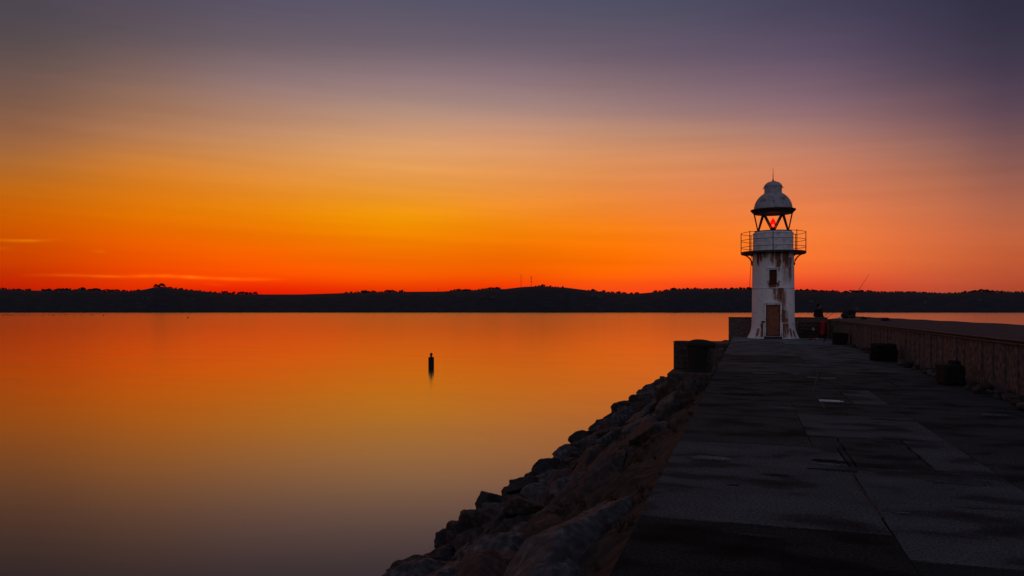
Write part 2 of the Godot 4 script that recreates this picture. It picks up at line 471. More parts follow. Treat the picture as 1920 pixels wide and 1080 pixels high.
func sky_texture() -> ImageTexture:
	var w := 1024
	var h := 2048
	var steps := h / 2
	var luts := []
	for col in SKY:
		var bearing: float = clampf(col[0], -34.4, 34.2)
		var keys := []   # [elevation in degrees, colour], from the horizon up
		for k in col[1]:
			keys.append([rad_to_deg(atan((HY - k[0]) / F * cos(deg_to_rad(bearing)))), Vector3(k[1], k[2], k[3])])
		keys.reverse()
		keys.append([45.0, (keys[-1][1] as Vector3).lerp(Vector3(ZENITH[0], ZENITH[1], ZENITH[2]), 0.6)])
		keys.append([90.0, Vector3(ZENITH[0], ZENITH[1], ZENITH[2])])
		var lut := PackedVector3Array()
		var j := 0
		for i in steps:
			var el := (i + 0.5) / steps * 90.0
			while j < keys.size() - 2 and el > keys[j + 1][0]:
				j += 1
			var t := clampf((el - keys[j][0]) / (keys[j + 1][0] - keys[j][0]), 0.0, 1.0)
			lut.append((keys[j][1] as Vector3).lerp(keys[j + 1][1], t))
		var soft := PackedVector3Array()
		var sums := PackedVector3Array([Vector3.ZERO])
		for i in steps:
			sums.append(sums[i] + lut[i])
		for i in steps:   # a running mean of about half a degree rounds the corners between samples
			var r := mini(mini(6, i), steps - 1 - i)
			soft.append((sums[i + r + 1] - sums[i - r]) / (2.0 * r + 1.0))
		luts.append(soft)
	var gam := PackedFloat32Array()
	for i in 2601:
		gam.append(Color(i / 2550.0, 0, 0).srgb_to_linear().r)
	var data := PackedFloat32Array()
	data.resize(w * h * 3)
	var nb := FastNoiseLite.new()
	nb.seed = 5
	nb.frequency = 0.08
	# thin high streaks of lit cloud: [bearing from, to, height from, to, thickness, strength]
	var streaks := []
	for s in [[30, 517, 330, 517, 0.05, 0.9], [230, 517, 540, 524, 0.07, 1.1], [-110, 449, 115, 450, 0.045, 1.1], [-60, 464, 28, 464, 0.05, 0.5], [172, 473, 202, 469, 0.05, 0.4], [380, 533, 425, 534, 0.05, 0.5]]:
		var az0 := rad_to_deg(atan((s[0] - CX) / F))
		var az1 := rad_to_deg(atan((s[2] - CX) / F))
		streaks.append([az0, az1, rad_to_deg(atan((HY - s[1]) / F * cos(deg_to_rad(az0)))), rad_to_deg(atan((HY - s[3]) / F * cos(deg_to_rad(az1)))), s[4], s[5]])
	for x in w:
		var az := (x + 0.5) / w * 360.0 + rad_to_deg(YAW)   # bearing right of the view axis
		az = wrapf(az, -180.0, 180.0)
		var c := 0
		while c < SKY.size() - 2 and az > SKY[c + 1][0]:
			c += 1
		var t: float = (az - SKY[c][0]) / (SKY[c + 1][0] - SKY[c][0])
		var l0: PackedVector3Array = luts[c]
		var l1: PackedVector3Array = luts[c + 1]
		var lp: PackedVector3Array = luts[maxi(c - 1, 0)]
		var ln: PackedVector3Array = luts[mini(c + 2, SKY.size() - 1)]
		var m0: float = (SKY[c + 1][0] - SKY[c][0]) / maxf(SKY[c + 1][0] - SKY[maxi(c - 1, 0)][0], 0.1)
		var m1: float = (SKY[c + 1][0] - SKY[c][0]) / maxf(SKY[mini(c + 2, SKY.size() - 1)][0] - SKY[c][0], 0.1)
		var t2 := t * t
		var t3 := t2 * t
		var h00 := 2.0 * t3 - 3.0 * t2 + 1.0
		var h10 := (t3 - 2.0 * t2 + t) * m0
		var h01 := -2.0 * t3 + 3.0 * t2
		var h11 := (t3 - t2) * m1
		var near := []
		for s in streaks:
			if az > s[0] and az < s[1]:
				var q: float = (az - s[0]) / (s[1] - s[0])
				near.append([lerpf(s[2], s[3], q) + 0.05 * sin(q * 7.0), s[4], s[5] * sin(PI * q) * (0.7 + 0.5 * nb.get_noise_1d(az * 6.0))])
		for i in steps:
			var v := l0[i] * h00 + l1[i] * h01 + (l1[i] - lp[i]) * h10 + (ln[i] - l0[i]) * h11
			if i < 420:   # faint veils drawn out level with the horizon
				v *= 1.0 + lerpf(0.03, 0.01, clampf((i - 140) / 70.0, 0.0, 1.0)) * nb.get_noise_2d(az * 0.35 + 40.0, i * 0.7 + az * 0.25) + 0.01 * nb.get_noise_2d(az * 0.8, i * 1.6)
			if near and i < 150:
				var el := (i + 0.5) / steps * 90.0
				for s in near:
					var e: float = (el - s[0]) / s[1]
					v += Vector3(36, 62, 14) * s[2] * exp(-e * e * 0.5)
			var at := ((steps - 1 - i) * w + x) * 3
			data[at] = gam[clampi(int(v.x * 10.0), 0, 2600)]
			data[at + 1] = gam[clampi(int(v.y * 10.0), 0, 2600)]
			data[at + 2] = gam[clampi(int(v.z * 10.0), 0, 2600)]
		for i in steps:
			var at := ((steps + i) * w + x) * 3
			data[at] = 0.05
			data[at + 1] = 0.03
			data[at + 2] = 0.025
	var im := Image.create_from_data(w, h, false, Image.FORMAT_RGBF, data.to_byte_array())
	return ImageTexture.create_from_image(im)

# ---------------------------------------------------------------- shore and pier
func bank_height(x: float, u: float, n: FastNoiseLite) -> float:
	var p := [[-0.5, 0.0], [-0.7, -0.14], [-1.1, -0.38], [-2.0, -1.05], [-2.8, -1.75], [-3.5, -2.15], [-4.3, -2.5], [-5.1, -2.95], [-6.5, -3.9], [-8.0, -4.6]]
	var y: float = p[-1][1]
	for i in p.size() - 1:
		if x <= p[i][0] and x > p[i + 1][0]:
			y = lerpf(p[i][1], p[i + 1][1], (p[i][0] - x) / (p[i][0] - p[i + 1][0]))
			break
	var rise := clampf((-0.75 - x) / 0.8, 0.0, 1.0)
	# tumbled slabs half sunk in the bank: each cell of the pattern is a block with its own level and tilt
	cells.frequency = 0.8
	var cu := u * 0.62 + x * 0.25
	var wx := x + 0.18 * n.get_noise_2d(x * 30.0, u * 30.0)
	var id := cells.get_noise_2d(wx, cu)
	cells.cellular_return_type = FastNoiseLite.RETURN_DISTANCE2_SUB
	var rim := clampf((cells.get_noise_2d(wx, cu) + 1.0) * 2.2, 0.0, 1.0)
	cells.cellular_return_type = FastNoiseLite.RETURN_CELL_VALUE
	var tilt := sin(id * 37.0) * 0.35 * sin(u * 2.0 + id * 20.0) * 0.4 + sin(id * 53.0) * 0.12 * sin(x * 3.0)
	y += rise * (0.1 * id + 0.4 * tilt + 0.08 * (rim - 0.7) + 0.2 * n.get_noise_2d(x * 22.0, u * 16.0) + 0.09 * n.get_noise_2d(x * 90.0, u * 80.0))
	if u > 41.5:
		y -= (u - 41.5) * 0.6
	return y

func build_shore() -> void:
	structure("sea", box_mesh(Vector3(-7000, -2, -9000), Vector3(7000, 0, 900), 0.01), M.sea, Vector3(0, SEA, 0))
	var n := FastNoiseLite.new()
	cells.noise_type = FastNoiseLite.TYPE_CELLULAR
	cells.cellular_return_type = FastNoiseLite.RETURN_CELL_VALUE
	cells.cellular_distance_function = FastNoiseLite.DISTANCE_EUCLIDEAN
	cells.fractal_type = FastNoiseLite.FRACTAL_NONE
	cells.seed = 17
	n.seed = 9
	n.frequency = 0.05
	n.fractal_octaves = 4
	# the rubble bank below the deck
	var st := begin()
	st.set_smooth_group(1)
	var us := 640
	var xs := 112
	var grid := []
	for i in us + 1:
		var row := PackedVector3Array()
		var u := lerpf(-4.0, 47.0, pow(float(i) / us, 1.25))
		for k in xs + 1:
			var x := lerpf(-0.5, -8.0, float(k) / xs)
			row.append(Vector3(x, bank_height(x, u, n), -u))
		grid.append(row)
	for i in us:
		for k in xs:
			quad(st, grid[i][k], grid[i + 1][k], grid[i + 1][k + 1], grid[i][k + 1], Vector3(0, -60, -20))
	structure("rubble_bank", done(st), M.soil)
	# dry grass and weed between the stones
	var tuft := begin()
	var tr := RandomNumberGenerator.new()
	tr.seed = 77
	for i in 16:
		var a := tr.randf() * TAU
		var l := tr.randf_range(0.06, 0.17)
		var out := Vector3(cos(a), 0, sin(a))
		var side := Vector3(-out.z, 0, out.x) * 0.006
		var root := out * tr.randf_range(0.0, 0.06)
		var mid := root + out * l * 0.3 + Vector3(0, l * 0.6, 0)
		var tip := root + out * l * 0.8 + Vector3(0, l * 0.75, 0)
		tri(tuft, root - side, root + side, mid + side * 0.8, root - out)
		tri(tuft, root - side, mid + side * 0.8, mid - side * 0.8, root - out)
		tri(tuft, mid - side * 0.8, mid + side * 0.8, tip, root - out)
	var mm := MultiMesh.new()
	mm.transform_format = MultiMesh.TRANSFORM_3D
	mm.mesh = done(tuft)
	var spots := []
	while spots.size() < 420:
		var u := 3.0 + 40.0 * pow(rng.randf(), 1.4)
		var x := -0.72 - 2.6 * pow(rng.randf(), 1.3)
		if n.get_noise_2d(x * 30.0 + 300.0, u * 22.0) < 0.02:
			continue
		var s := rng.randf_range(0.45, 1.0)
		spots.append(Transform3D(Basis(Vector3.UP, rng.randf() * TAU).scaled(Vector3.ONE * s), Vector3(x, bank_height(x, u, n) - 0.01, -u)))
	mm.instance_count = spots.size()
	for i in spots.size():
		mm.set_instance_transform(i, spots[i])
	var weeds := MultiMeshInstance3D.new()
	weeds.name = "dry_grass"
	weeds.multimesh = mm
	weeds.material_override = M.grass
	add_child(weeds)
	tag(weeds, "brown dry grass and weed growing on the rubble bank below the deck", "grass", "", "stuff")

	# boulders
	var shapes := []
	for i in 9:
		shapes.append(rock_mesh(100 + i * 7, 8 + i % 4, 0.05, 40, 60, 0.4, 70.0))
	var put := func(where: Vector3, size: Vector3, turn: float, tilt: float, m: Material, shape: int, label: String, group: String) -> void:
		size *= Vector3(0.95, 0.8, 0.95)
		var o := part("boulder", shapes[shape % 9], m, self, where)
		o.basis = Basis(Vector3.UP, turn) * Basis(Vector3.RIGHT, tilt) * Basis.from_scale(size / 2.0)
		tag(o, label, "boulder", group)
	# [column, row, level, width, height, depth, material, label]
	var big := [
		[868, 992, -2.55, 0.95, 0.62, 1.1, "rock2", "dark pointed boulder jutting out over the water from the bank"],
		[862, 1022, -2.75, 0.8, 0.5, 0.9, "rock2", "black boulder wedged at the waterline below the pointed boulder"],
		[935, 932, -2.5, 0.85, 0.8, 0.9, "rock2", "blocky black boulder with a flat top at the waterline"],
		[985, 908, -2.42, 0.7, 0.6, 0.8, "rock2", "dark rounded boulder between the blocky black one and a pale one"],
		[1040, 892, -2.2, 0.8, 0.55, 0.9, "rock0", "pale grey boulder with a sloping face at the water's edge"],
		[1095, 905, -1.75, 1.5, 0.75, 1.2, "rock0", "long pale grey boulder lying along the middle of the bank"],
		[1116, 835, -2.55, 0.75, 0.85, 0.8, "rock0", "upright pale boulder standing at the waterline below brown scrub"],
		[930, 1030, -2.1, 0.85, 0.8, 0.9, "rock0", "rough grey boulder with a veined face low on the bank"],
		[985, 1005, -1.9, 0.6, 0.5, 0.7, "rock0", "small grey boulder with a light veined top beside a rough one"],
		[950, 1068, -1.75, 1.25, 0.9, 1.1, "rock0", "biggest grey boulder with a smooth sloping face on the bank"],
		[780, 1073, -2.95, 1.3, 0.6, 1.0, "rock2", "low black boulder awash in the water apart from the bank"],
		[1190, 768, -2.6, 1.3, 0.5, 0.9, "rock0", "light wet slab at the water's edge below the mooring bollard"],
		[905, 968, -2.45, 0.55, 0.45, 0.7, "rock1", "brown stone filling the gap behind the pointed boulder"],
		[1000, 945, -2.0, 0.9, 0.5, 0.9, "rock1", "brown mossy boulder below the long pale one"],
	]
	for b in big:
		var p := on_level(b[0], b[1], b[2])
		p.y = minf(p.y, bank_height(p.x, -p.z, n) + 0.3 * b[4])
		put.call(p, Vector3(b[3], b[4], b[5]) * 1.12, rng.randf() * TAU, rng.randf_range(-0.2, 0.2), M[b[6]], rng.randi() % 9, b[7], "")
	var kinds := [["rock1", "brown weathered boulder on the bank"], ["rock0", "pale grey boulder on the bank"], ["rock2", "dark wet boulder at the waterline"]]
	for i in 250:
		var u := 4.0 + 40.0 * pow((i + rng.randf()) / 250.0, 1.15)
		var low := rng.randf() < 0.42
		var x := rng.randf_range(-5.3, -4.1) if low else rng.randf_range(-4.2, -1.05)
		var s := rng.randf_range(0.45, 0.95) if low else rng.randf_range(0.6, 1.45)
		var kind: Array = kinds[2] if x < -4.6 else kinds[0] if rng.randf() < 0.6 else kinds[1]
		var form := "boulder" if low else "slab"
		var size := Vector3(s * rng.randf_range(0.9, 1.3), s * rng.randf_range(0.55, 0.75), s * rng.randf_range(0.8, 1.2)) if low else Vector3(s * rng.randf_range(0.6, 0.9), s * rng.randf_range(0.4, 0.55), s * rng.randf_range(1.1, 1.7))
		var y := bank_height(x, u, n) - s * (0.1 if low else 0.08)
		var o := part("boulder", shapes[rng.randi() % 9], M[kind[0]], self, Vector3(x, y, -u))
		var lean := 0.0 if low else 0.55 + rng.randf_range(-0.25, 0.2)
		o.basis = Basis(Vector3.BACK, lean) * Basis(Vector3.UP, rng.randf() * TAU if low else rng.randf_range(-0.5, 0.5)) * Basis(Vector3.RIGHT, rng.randf_range(-0.25, 0.25)) * Basis.from_scale(size * 0.62)
		tag(o, "%s %s %s" % ["small" if s < 0.6 else "large" if s > 1.0 else "middling", (kind[1] as String).replace("boulder", form), "before the mooring ledge" if u < 16.5 else "under the mooring ledge" if u < 20.5 else "between mooring ledge and lighthouse"], "boulder", "boulders of the rubble bank")

func rect(u0: float, u1: float, v0: float, v1: float, jag := 0.0) -> PackedVector2Array:
	var p := PackedVector2Array()
	var corners := [Vector2(v0, -u0), Vector2(v1, -u0), Vector2(v1, -u1), Vector2(v0, -u1)]
	for i in 4:
		var a: Vector2 = corners[i]
		var b: Vector2 = corners[(i + 1) % 4]
		var cuts := maxi(1, int(a.distance_to(b) / 0.12)) if jag > 0.0 else 1
		for k in cuts:
			var q := a.lerp(b, float(k) / cuts)
			if k > 0:
				q += (b - a).orthogonal().normalized() * rng.randf_range(-jag, jag)
			p.append(q)
	return p

func build_pier() -> void:
	var body := begin()
	cbox(body, Vector3(-0.62, -4.2, -43.2), Vector3(4.2, -0.06, 8.0), 0.02)
	var deck := structure("pier_deck", done(body), M.pier)
	# bays of concrete: [u from, u to, v from, v to, tone, edge wear, rise]
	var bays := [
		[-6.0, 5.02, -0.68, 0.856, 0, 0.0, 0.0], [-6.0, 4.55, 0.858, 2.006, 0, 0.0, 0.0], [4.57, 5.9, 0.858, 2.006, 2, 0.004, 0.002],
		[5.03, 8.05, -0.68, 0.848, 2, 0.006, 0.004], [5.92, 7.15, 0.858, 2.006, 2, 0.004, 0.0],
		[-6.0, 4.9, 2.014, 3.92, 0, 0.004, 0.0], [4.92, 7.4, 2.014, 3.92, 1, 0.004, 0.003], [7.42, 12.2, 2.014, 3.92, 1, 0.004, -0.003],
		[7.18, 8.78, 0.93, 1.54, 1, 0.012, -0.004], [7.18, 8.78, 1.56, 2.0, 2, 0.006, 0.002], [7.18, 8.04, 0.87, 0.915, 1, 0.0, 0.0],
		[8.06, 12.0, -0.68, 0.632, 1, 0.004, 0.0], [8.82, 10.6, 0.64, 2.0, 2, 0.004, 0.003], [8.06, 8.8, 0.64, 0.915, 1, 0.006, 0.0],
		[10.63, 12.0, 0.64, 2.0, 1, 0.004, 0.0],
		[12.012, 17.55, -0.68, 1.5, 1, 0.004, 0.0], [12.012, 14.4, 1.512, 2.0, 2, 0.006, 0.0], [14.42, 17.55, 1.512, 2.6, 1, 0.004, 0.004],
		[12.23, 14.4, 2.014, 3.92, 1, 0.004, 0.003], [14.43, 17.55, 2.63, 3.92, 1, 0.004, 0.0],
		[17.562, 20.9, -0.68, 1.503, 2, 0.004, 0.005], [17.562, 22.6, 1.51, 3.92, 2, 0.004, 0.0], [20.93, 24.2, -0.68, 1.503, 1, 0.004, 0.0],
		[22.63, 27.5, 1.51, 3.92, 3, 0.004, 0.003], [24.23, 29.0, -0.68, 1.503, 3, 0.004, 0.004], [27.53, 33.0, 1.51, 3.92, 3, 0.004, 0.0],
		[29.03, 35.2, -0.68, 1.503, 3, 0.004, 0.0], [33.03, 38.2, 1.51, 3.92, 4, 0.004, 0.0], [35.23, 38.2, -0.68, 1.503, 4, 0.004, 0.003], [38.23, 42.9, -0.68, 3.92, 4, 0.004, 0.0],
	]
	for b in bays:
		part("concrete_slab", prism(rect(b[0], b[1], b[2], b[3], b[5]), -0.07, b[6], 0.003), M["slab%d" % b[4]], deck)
	# repairs, spalls and stains: [column, row of the photograph, half length across, half length along, tone, rise]
	var pr := RandomNumberGenerator.new()
	pr.seed = 31
	for q in [[1555, 866, 0.17, 0.1, 0, 0.008], [1560, 882, 0.22, 0.05, 0, 0.008], [1552, 872, 0.13, 0.05, 3, 0.012], [1440, 700, 0.34, 0.16, 4, 0.009], [1492, 701, 0.12, 0.1, 4, 0.009], [1425, 682, 0.12, 0.1, 4, 0.009], [1445, 682, 0.14, 0.1, 4, 0.009], [1522, 708, 0.13, 0.22, 3, 0.009], [1553, 710, 0.2, 0.28, 3, 0.01], [1460, 765, 0.26, 0.06, 3, 0.008], [1860, 778, 0.22, 0.08, 3, 0.01], [1455, 892, 0.1, 0.02, 0, 0.009], [1375, 911, 0.05, 0.02, 0, 0.009], [1690, 963, 0.06, 0.02, 3, 0.008], [1430, 1005, 0.14, 0.02, 1, 0.006], [1480, 715, 0.5, 0.2, 0, 0.006], [1420, 672, 0.6, 0.5, 1, 0.006], [1570, 655, 0.5, 0.5, 2, 0.008], [1500, 660, 0.6, 0.5, 3, 0.008], [1640, 700, 0.6, 0.2, 0, 0.008], [1600, 730, 0.5, 0.1, 0, 0.008], [1400, 740, 0.4, 0.2, 0, 0.006], [1330, 860, 0.2, 0.1, 3, 0.009], [1790, 905, 0.25, 0.08, 2, 0.008]]:
		var c := on_level(q[0], q[1], 0.0)
		var poly := PackedVector2Array()
		var n := 22
		for k in n:
			var a := TAU * k / n
			var r := pr.randf_range(0.62, 1.08)
			poly.append(Vector2(c.x + cos(a) * q[2] * r, c.z - sin(a) * q[3] * r))
		part("deck_patch", prism(poly, -0.02, q[5], 0.002), M["slab%d" % q[4]], deck)
	# long cracks
	for q in [[[1595, 884], [1606, 906], [1622, 928], [1640, 950], [1655, 972]], [[1531, 690], [1533, 705], [1524, 735], [1532, 742], [1545, 765]], [[1448, 832], [1480, 836], [1512, 829]]]:
		var st := begin()
		for k in q.size() - 1:
			var a := on_level(q[k][0], q[k][1], 0.0) + Vector3(0, 0.0065, 0)
			var b := on_level(q[k + 1][0], q[k + 1][1], 0.0) + Vector3(0, 0.0065, 0)
			var cuts := 5
			for e in cuts:
				var p0 := a.lerp(b, float(e) / cuts) + Vector3(pr.randf_range(-0.008, 0.008), 0, 0)
				var p1 := a.lerp(b, (e + 1.2) / cuts)
				var side := (p1 - p0).cross(Vector3.UP).normalized() * pr.randf_range(0.006, 0.013)
				quad(st, p0 - side, p0 + side, p1 + side, p1 - side, p0 - Vector3(0, 5, 0))
		part("crack_filler", done(st), M.black, deck)
	# a worn strip along the foot of the wall
	for i in 10:
		part("gutter_slab", box_mesh(Vector3(3.94, -0.07, -(4.5 * i + 0.98)), Vector3(4.12, -0.012, -(4.5 * i - 3.5)), 0.008), M.slab1, deck)

	# parapet: board-marked face, two-stepped coping, broad sloping top
	var wall := thing("parapet_wall", Vector3(4.05, 0, -20), "long brown concrete parapet with a board-marked face and stepped coping along the deck", "wall")
	part("core", box_mesh(Vector3(0.08, -4.0, -23.2), Vector3(1.5, 0.86, 26.0), 0.02), M.wall1, wall)
	var variants := []
	for i in 5:
		var st := begin()
		var w: float = [0.52, 0.58, 0.62, 0.47, 0.7][i]
		cbox(st, Vector3(-0.004 - 0.0012 * i, -0.03, -w / 2.0), Vector3(0.079, 0.836, w / 2.0), 0.003)
		if i % 4 != 3:
			cbox(st, Vector3(-0.024 - 0.003 * i, 0.0, w / 2.0 - 0.02), Vector3(0.02, 0.835, w / 2.0 - 0.002), 0.006)
		variants.append(done(st))
	var z := 25.0
	while z > -21.0:
		var pick := rng.randi() % 5
		var wide: float = [0.52, 0.58, 0.62, 0.47, 0.7][pick] + 0.0015
		part("wall_board", variants[pick], M.wall0, wall, Vector3(0.0, 0.0, z - wide / 2.0))
		z -= wide
	z = 26.0
	while z > -22.5:
		var l := minf(3.9, z + 22.6)
		var st := begin()
		cbox(st, Vector3(-0.055, 0.838, z - l), Vector3(0.3, 0.868, z - 0.006), 0.006)
		cbox(st, Vector3(0.03, 0.868, z - l), Vector3(0.29, 0.892, z - 0.008), 0.002)
		cbox(st, Vector3(-0.06, 0.892, z - l), Vector3(0.3, 0.925, z - 0.006), 0.008)
		part("coping_course", done(st), M.wall1, wall)
		# sloping top, its back edge uneven
		var top := begin()
		var cuts := 16
		top.set_smooth_group(1)
		for i in cuts:
			var za := z - 0.006 - (l - 0.006) * i / cuts
			var zb := z - 0.006 - (l - 0.006) * (i + 1) / cuts
			var ra := [Vector3(0.02, 0.926, za), Vector3(0.05, 0.945, za), Vector3(0.5, 1.0 + 0.005 * sin(za * 3.1), za), Vector3(1.0, 1.06 + 0.005 * sin(za * 2.3), za), Vector3(1.3, 1.09 + 0.005 * sin(za * 1.7), za), Vector3(1.42, 1.05, za), Vector3(1.45, 0.7, za)]
			var rb := [Vector3(0.02, 0.926, zb), Vector3(0.05, 0.945, zb), Vector3(0.5, 1.0 + 0.005 * sin(zb * 3.1), zb), Vector3(1.0, 1.06 + 0.005 * sin(zb * 2.3), zb), Vector3(1.3, 1.09 + 0.005 * sin(zb * 1.7), zb), Vector3(1.42, 1.05, zb), Vector3(1.45, 0.7, zb)]
			for k in 6:
				quad(top, ra[k], rb[k], rb[k + 1], ra[k + 1], Vector3(0.7, 0.2, (za + zb) / 2.0))
		part("coping_slab", done(top), M.coping, wall)
		z -= 3.9
	# wall across the end of the pier, behind the lighthouse
	var e := thing("end_wall", Vector3(1.6, 0, -41.6), "plain dark concrete wall across the pier end behind the lighthouse", "wall")
	part("wall_block", box_mesh(Vector3(-2.52, -1.0, -0.4), Vector3(2.35, 0.99, 0.4), 0.03), M.wall1, e)
	part("coping", box_mesh(Vector3(-2.54, 0.99, -0.42), Vector3(2.35, 1.045, 0.42), 0.02), M.wall1, e)

	# shoulder with the mooring bollard
	var ledge := thing("mooring_ledge", Vector3(-1.2, 0, -18.0), "brown concrete ledge beside the deck carrying the bollard and block", "ledge")
	part("ledge_block", box_mesh(Vector3(-0.5, -1.6, -1.0), Vector3(0.51, 0.0, 1.05), 0.04), M.block, ledge)
	var blk := thing("concrete_block", Vector3(-1.22, 0, -18.25), "square-cut brown concrete block standing behind the mooring bollard", "block")
	part("body", box_mesh(Vector3(-0.43, 0.0, -0.28), Vector3(0.45, 0.62, 0.28), 0.02), M.block, blk)
	part("cap", box_mesh(Vector3(-0.44, 0.621, -0.29), Vector3(0.46, 0.65, 0.29), 0.012), M.block, blk)
	var bol := thing("mooring_bollard", Vector3(-1.06, 0, -17.4), "squat black iron bollard with a lipped mushroom head on the ledge", "bollard", "", -0.25)
	part("base_plate", lathe_mesh([[0.0, 0.0], [0.3, 0.0], [0.3, 0.025], [0.26, 0.045], [0.0, 0.045]], 28), M.tub, bol)
	part("post", lathe_mesh([[0.215, 0.03], [0.2, 0.07], [0.205, 0.25], [0.222, 0.45], [0.245, 0.58]], 28), M.tub, bol)
	var cap := begin()
	cap.set_smooth_group(1)
	var rows := []
	for i in 13:
		var q := float(i) / 12.0
		var row := PackedVector3Array()
		for k in 32:
			var a := TAU * k / 32
			var lip := 1.0 + 0.55 * maxf(0.0, cos(a)) ** 1.5
			var r := 0.27 * sin(clampf(q * 1.15, 0.0, 1.0) * PI / 2.0) * (1.0 if q < 0.87 else lerpf(1.0, 0.86, (q - 0.87) / 0.13))
			row.append(Vector3(cos(a) * r * lip + 0.01, 0.545 + 0.185 * cos(q * PI / 2.0), sin(a) * r))
		rows.append(row)
	for i in 12:
		for k in 32:
			var k1 := (k + 1) % 32
			quad(cap, rows[i][k], rows[i][k1], rows[i + 1][k1], rows[i + 1][k], Vector3(0, 0.45, 0))
	part("head", done(cap), M.tub, bol)
	var slab := thing("landing_slab", Vector3(-1.25, 0, -33.0), "low dark concrete slab at the deck edge beyond the bollard", "slab")
	part("slab_block", box_mesh(Vector3(-0.75, -1.4, -2.2), Vector3(0.55, 0.0, 0.4), 0.04), M.block, slab)

# ---------------------------------------------------------------- lighthouse
func rust_skin(w: int, h: int, tall: float, radius: float, streaks: Array) -> ImageTexture:
	# paint with rust runs; column 0 is the back of the tower, the middle column faces the door side
	var im := Image.create(w, h, false, Image.FORMAT_RGB8)
	var n := FastNoiseLite.new()
	n.seed = 4
	n.frequency = 1.0
	n.fractal_octaves = 4
	for j in h:
		var y := (1.0 - (j + 0.5) / h) * tall
		for i in w:
			var s := ((i + 0.5) / w - 0.5) * TAU * radius
			var g := 0.77 + 0.12 * n.get_noise_3d(s * 1.3, y * 0.5, 3.0) + 0.07 * n.get_noise_3d(s * 9.0, y * 7.0, 9.0)
			var c := Vector3(g * 1.02, g * 0.97, g * 0.955)
			var speck := n.get_noise_3d(s * 7.0, y * 6.0, 40.0)
			var rust := smoothstep(0.42, 0.62, speck) * 0.7
			for k in streaks:
				# [centre, half width, top, bottom, strength]
				if y < k[2] and y > k[3]:
					var q: float = (k[2] - y) / (k[2] - k[3])
					var wob: float = 0.06 * n.get_noise_2d(y * 2.0, k[0] * 9.0)
					var d: float = absf(s - k[0] - wob) / (k[1] * (1.0 - 0.25 * q))
					var grain := 0.55 + 0.75 * n.get_noise_3d(s * 16.0, y * 1.4, 7.0) + 0.3 * n.get_noise_3d(s * 5.0, y * 3.0, 17.0)
					rust = maxf(rust, k[4] * clampf(1.5 - d, 0.0, 1.0) * clampf(grain + 0.25, 0.0, 1.0) * clampf((1.0 - q) * 2.6, 0.0, 1.0) * 1.7)
			rust = clampf(rust, 0.0, 0.95)
			var tone := 0.75 + 0.5 * n.get_noise_3d(s * 11.0, y * 4.0, 70.0)
			c = c.lerp(Vector3(0.36, 0.12, 0.05) * tone, clampf(rust * 1.25, 0.0, 0.8)).lerp(Vector3(0.2, 0.038, 0.013) * tone, clampf(rust * 1.5 - 0.55, 0.0, 0.95))
			im.set_pixel(i, j, Color(c.x, c.y, c.z).linear_to_srgb())
	return ImageTexture.create_from_image(im)

func skin_part(called: String, parent: Node, m: Material, tall: float, y0: float, y1: float, radius_at: Callable, holes: Array, rows: int) -> void:
	# a shell of the tower with openings: holes [half width, bottom, top] on the door side
	var cols := 144
	var ys := []
	for i in rows + 1:
		ys.append(lerpf(y0, y1, float(i) / rows))
	for h in holes:
		for e in [h[1], h[2]]:
			if e > y0 and e < y1:
				ys.append(e)
	ys.sort()
	var ang := []
	for k in cols + 1:
		ang.append((float(k) / cols - 0.5) * TAU)
	for h in holes:
		for s in [-1.0, 1.0]:
			ang.append(s * asin(h[0] / 1.0))
	ang.sort()
	var st := begin()
	st.set_smooth_group(1)
	var vtx := func(a: float, y: float) -> void:
		var r: float = radius_at.call(y, a)
		st.set_uv(Vector2(a / TAU + 0.5, 1.0 - y / tall))
		st.add_vertex(Vector3(sin(a) * r, y, cos(a) * r))
	for i in ys.size() - 1:
		var a0: float = ys[i]
		var a1: float = ys[i + 1]
		if a1 - a0 < 1e-5:
			continue
		for k in ang.size() - 1:
			var b0: float = ang[k]
			var b1: float = ang[k + 1]
			if b1 - b0 < 1e-5:
				continue
			var cut := false
			for h in holes:
				if (a0 + a1) / 2.0 > h[1] and (a0 + a1) / 2.0 < h[2] and absf((b0 + b1) / 2.0) < asin(h[0] / 1.0):
					cut = true
			if cut:
				continue
			vtx.call(b0, a0); vtx.call(b0, a1); vtx.call(b1, a0)
			vtx.call(b1, a0); vtx.call(b0, a1); vtx.call(b1, a1)
	part(called, done(st), m, parent)

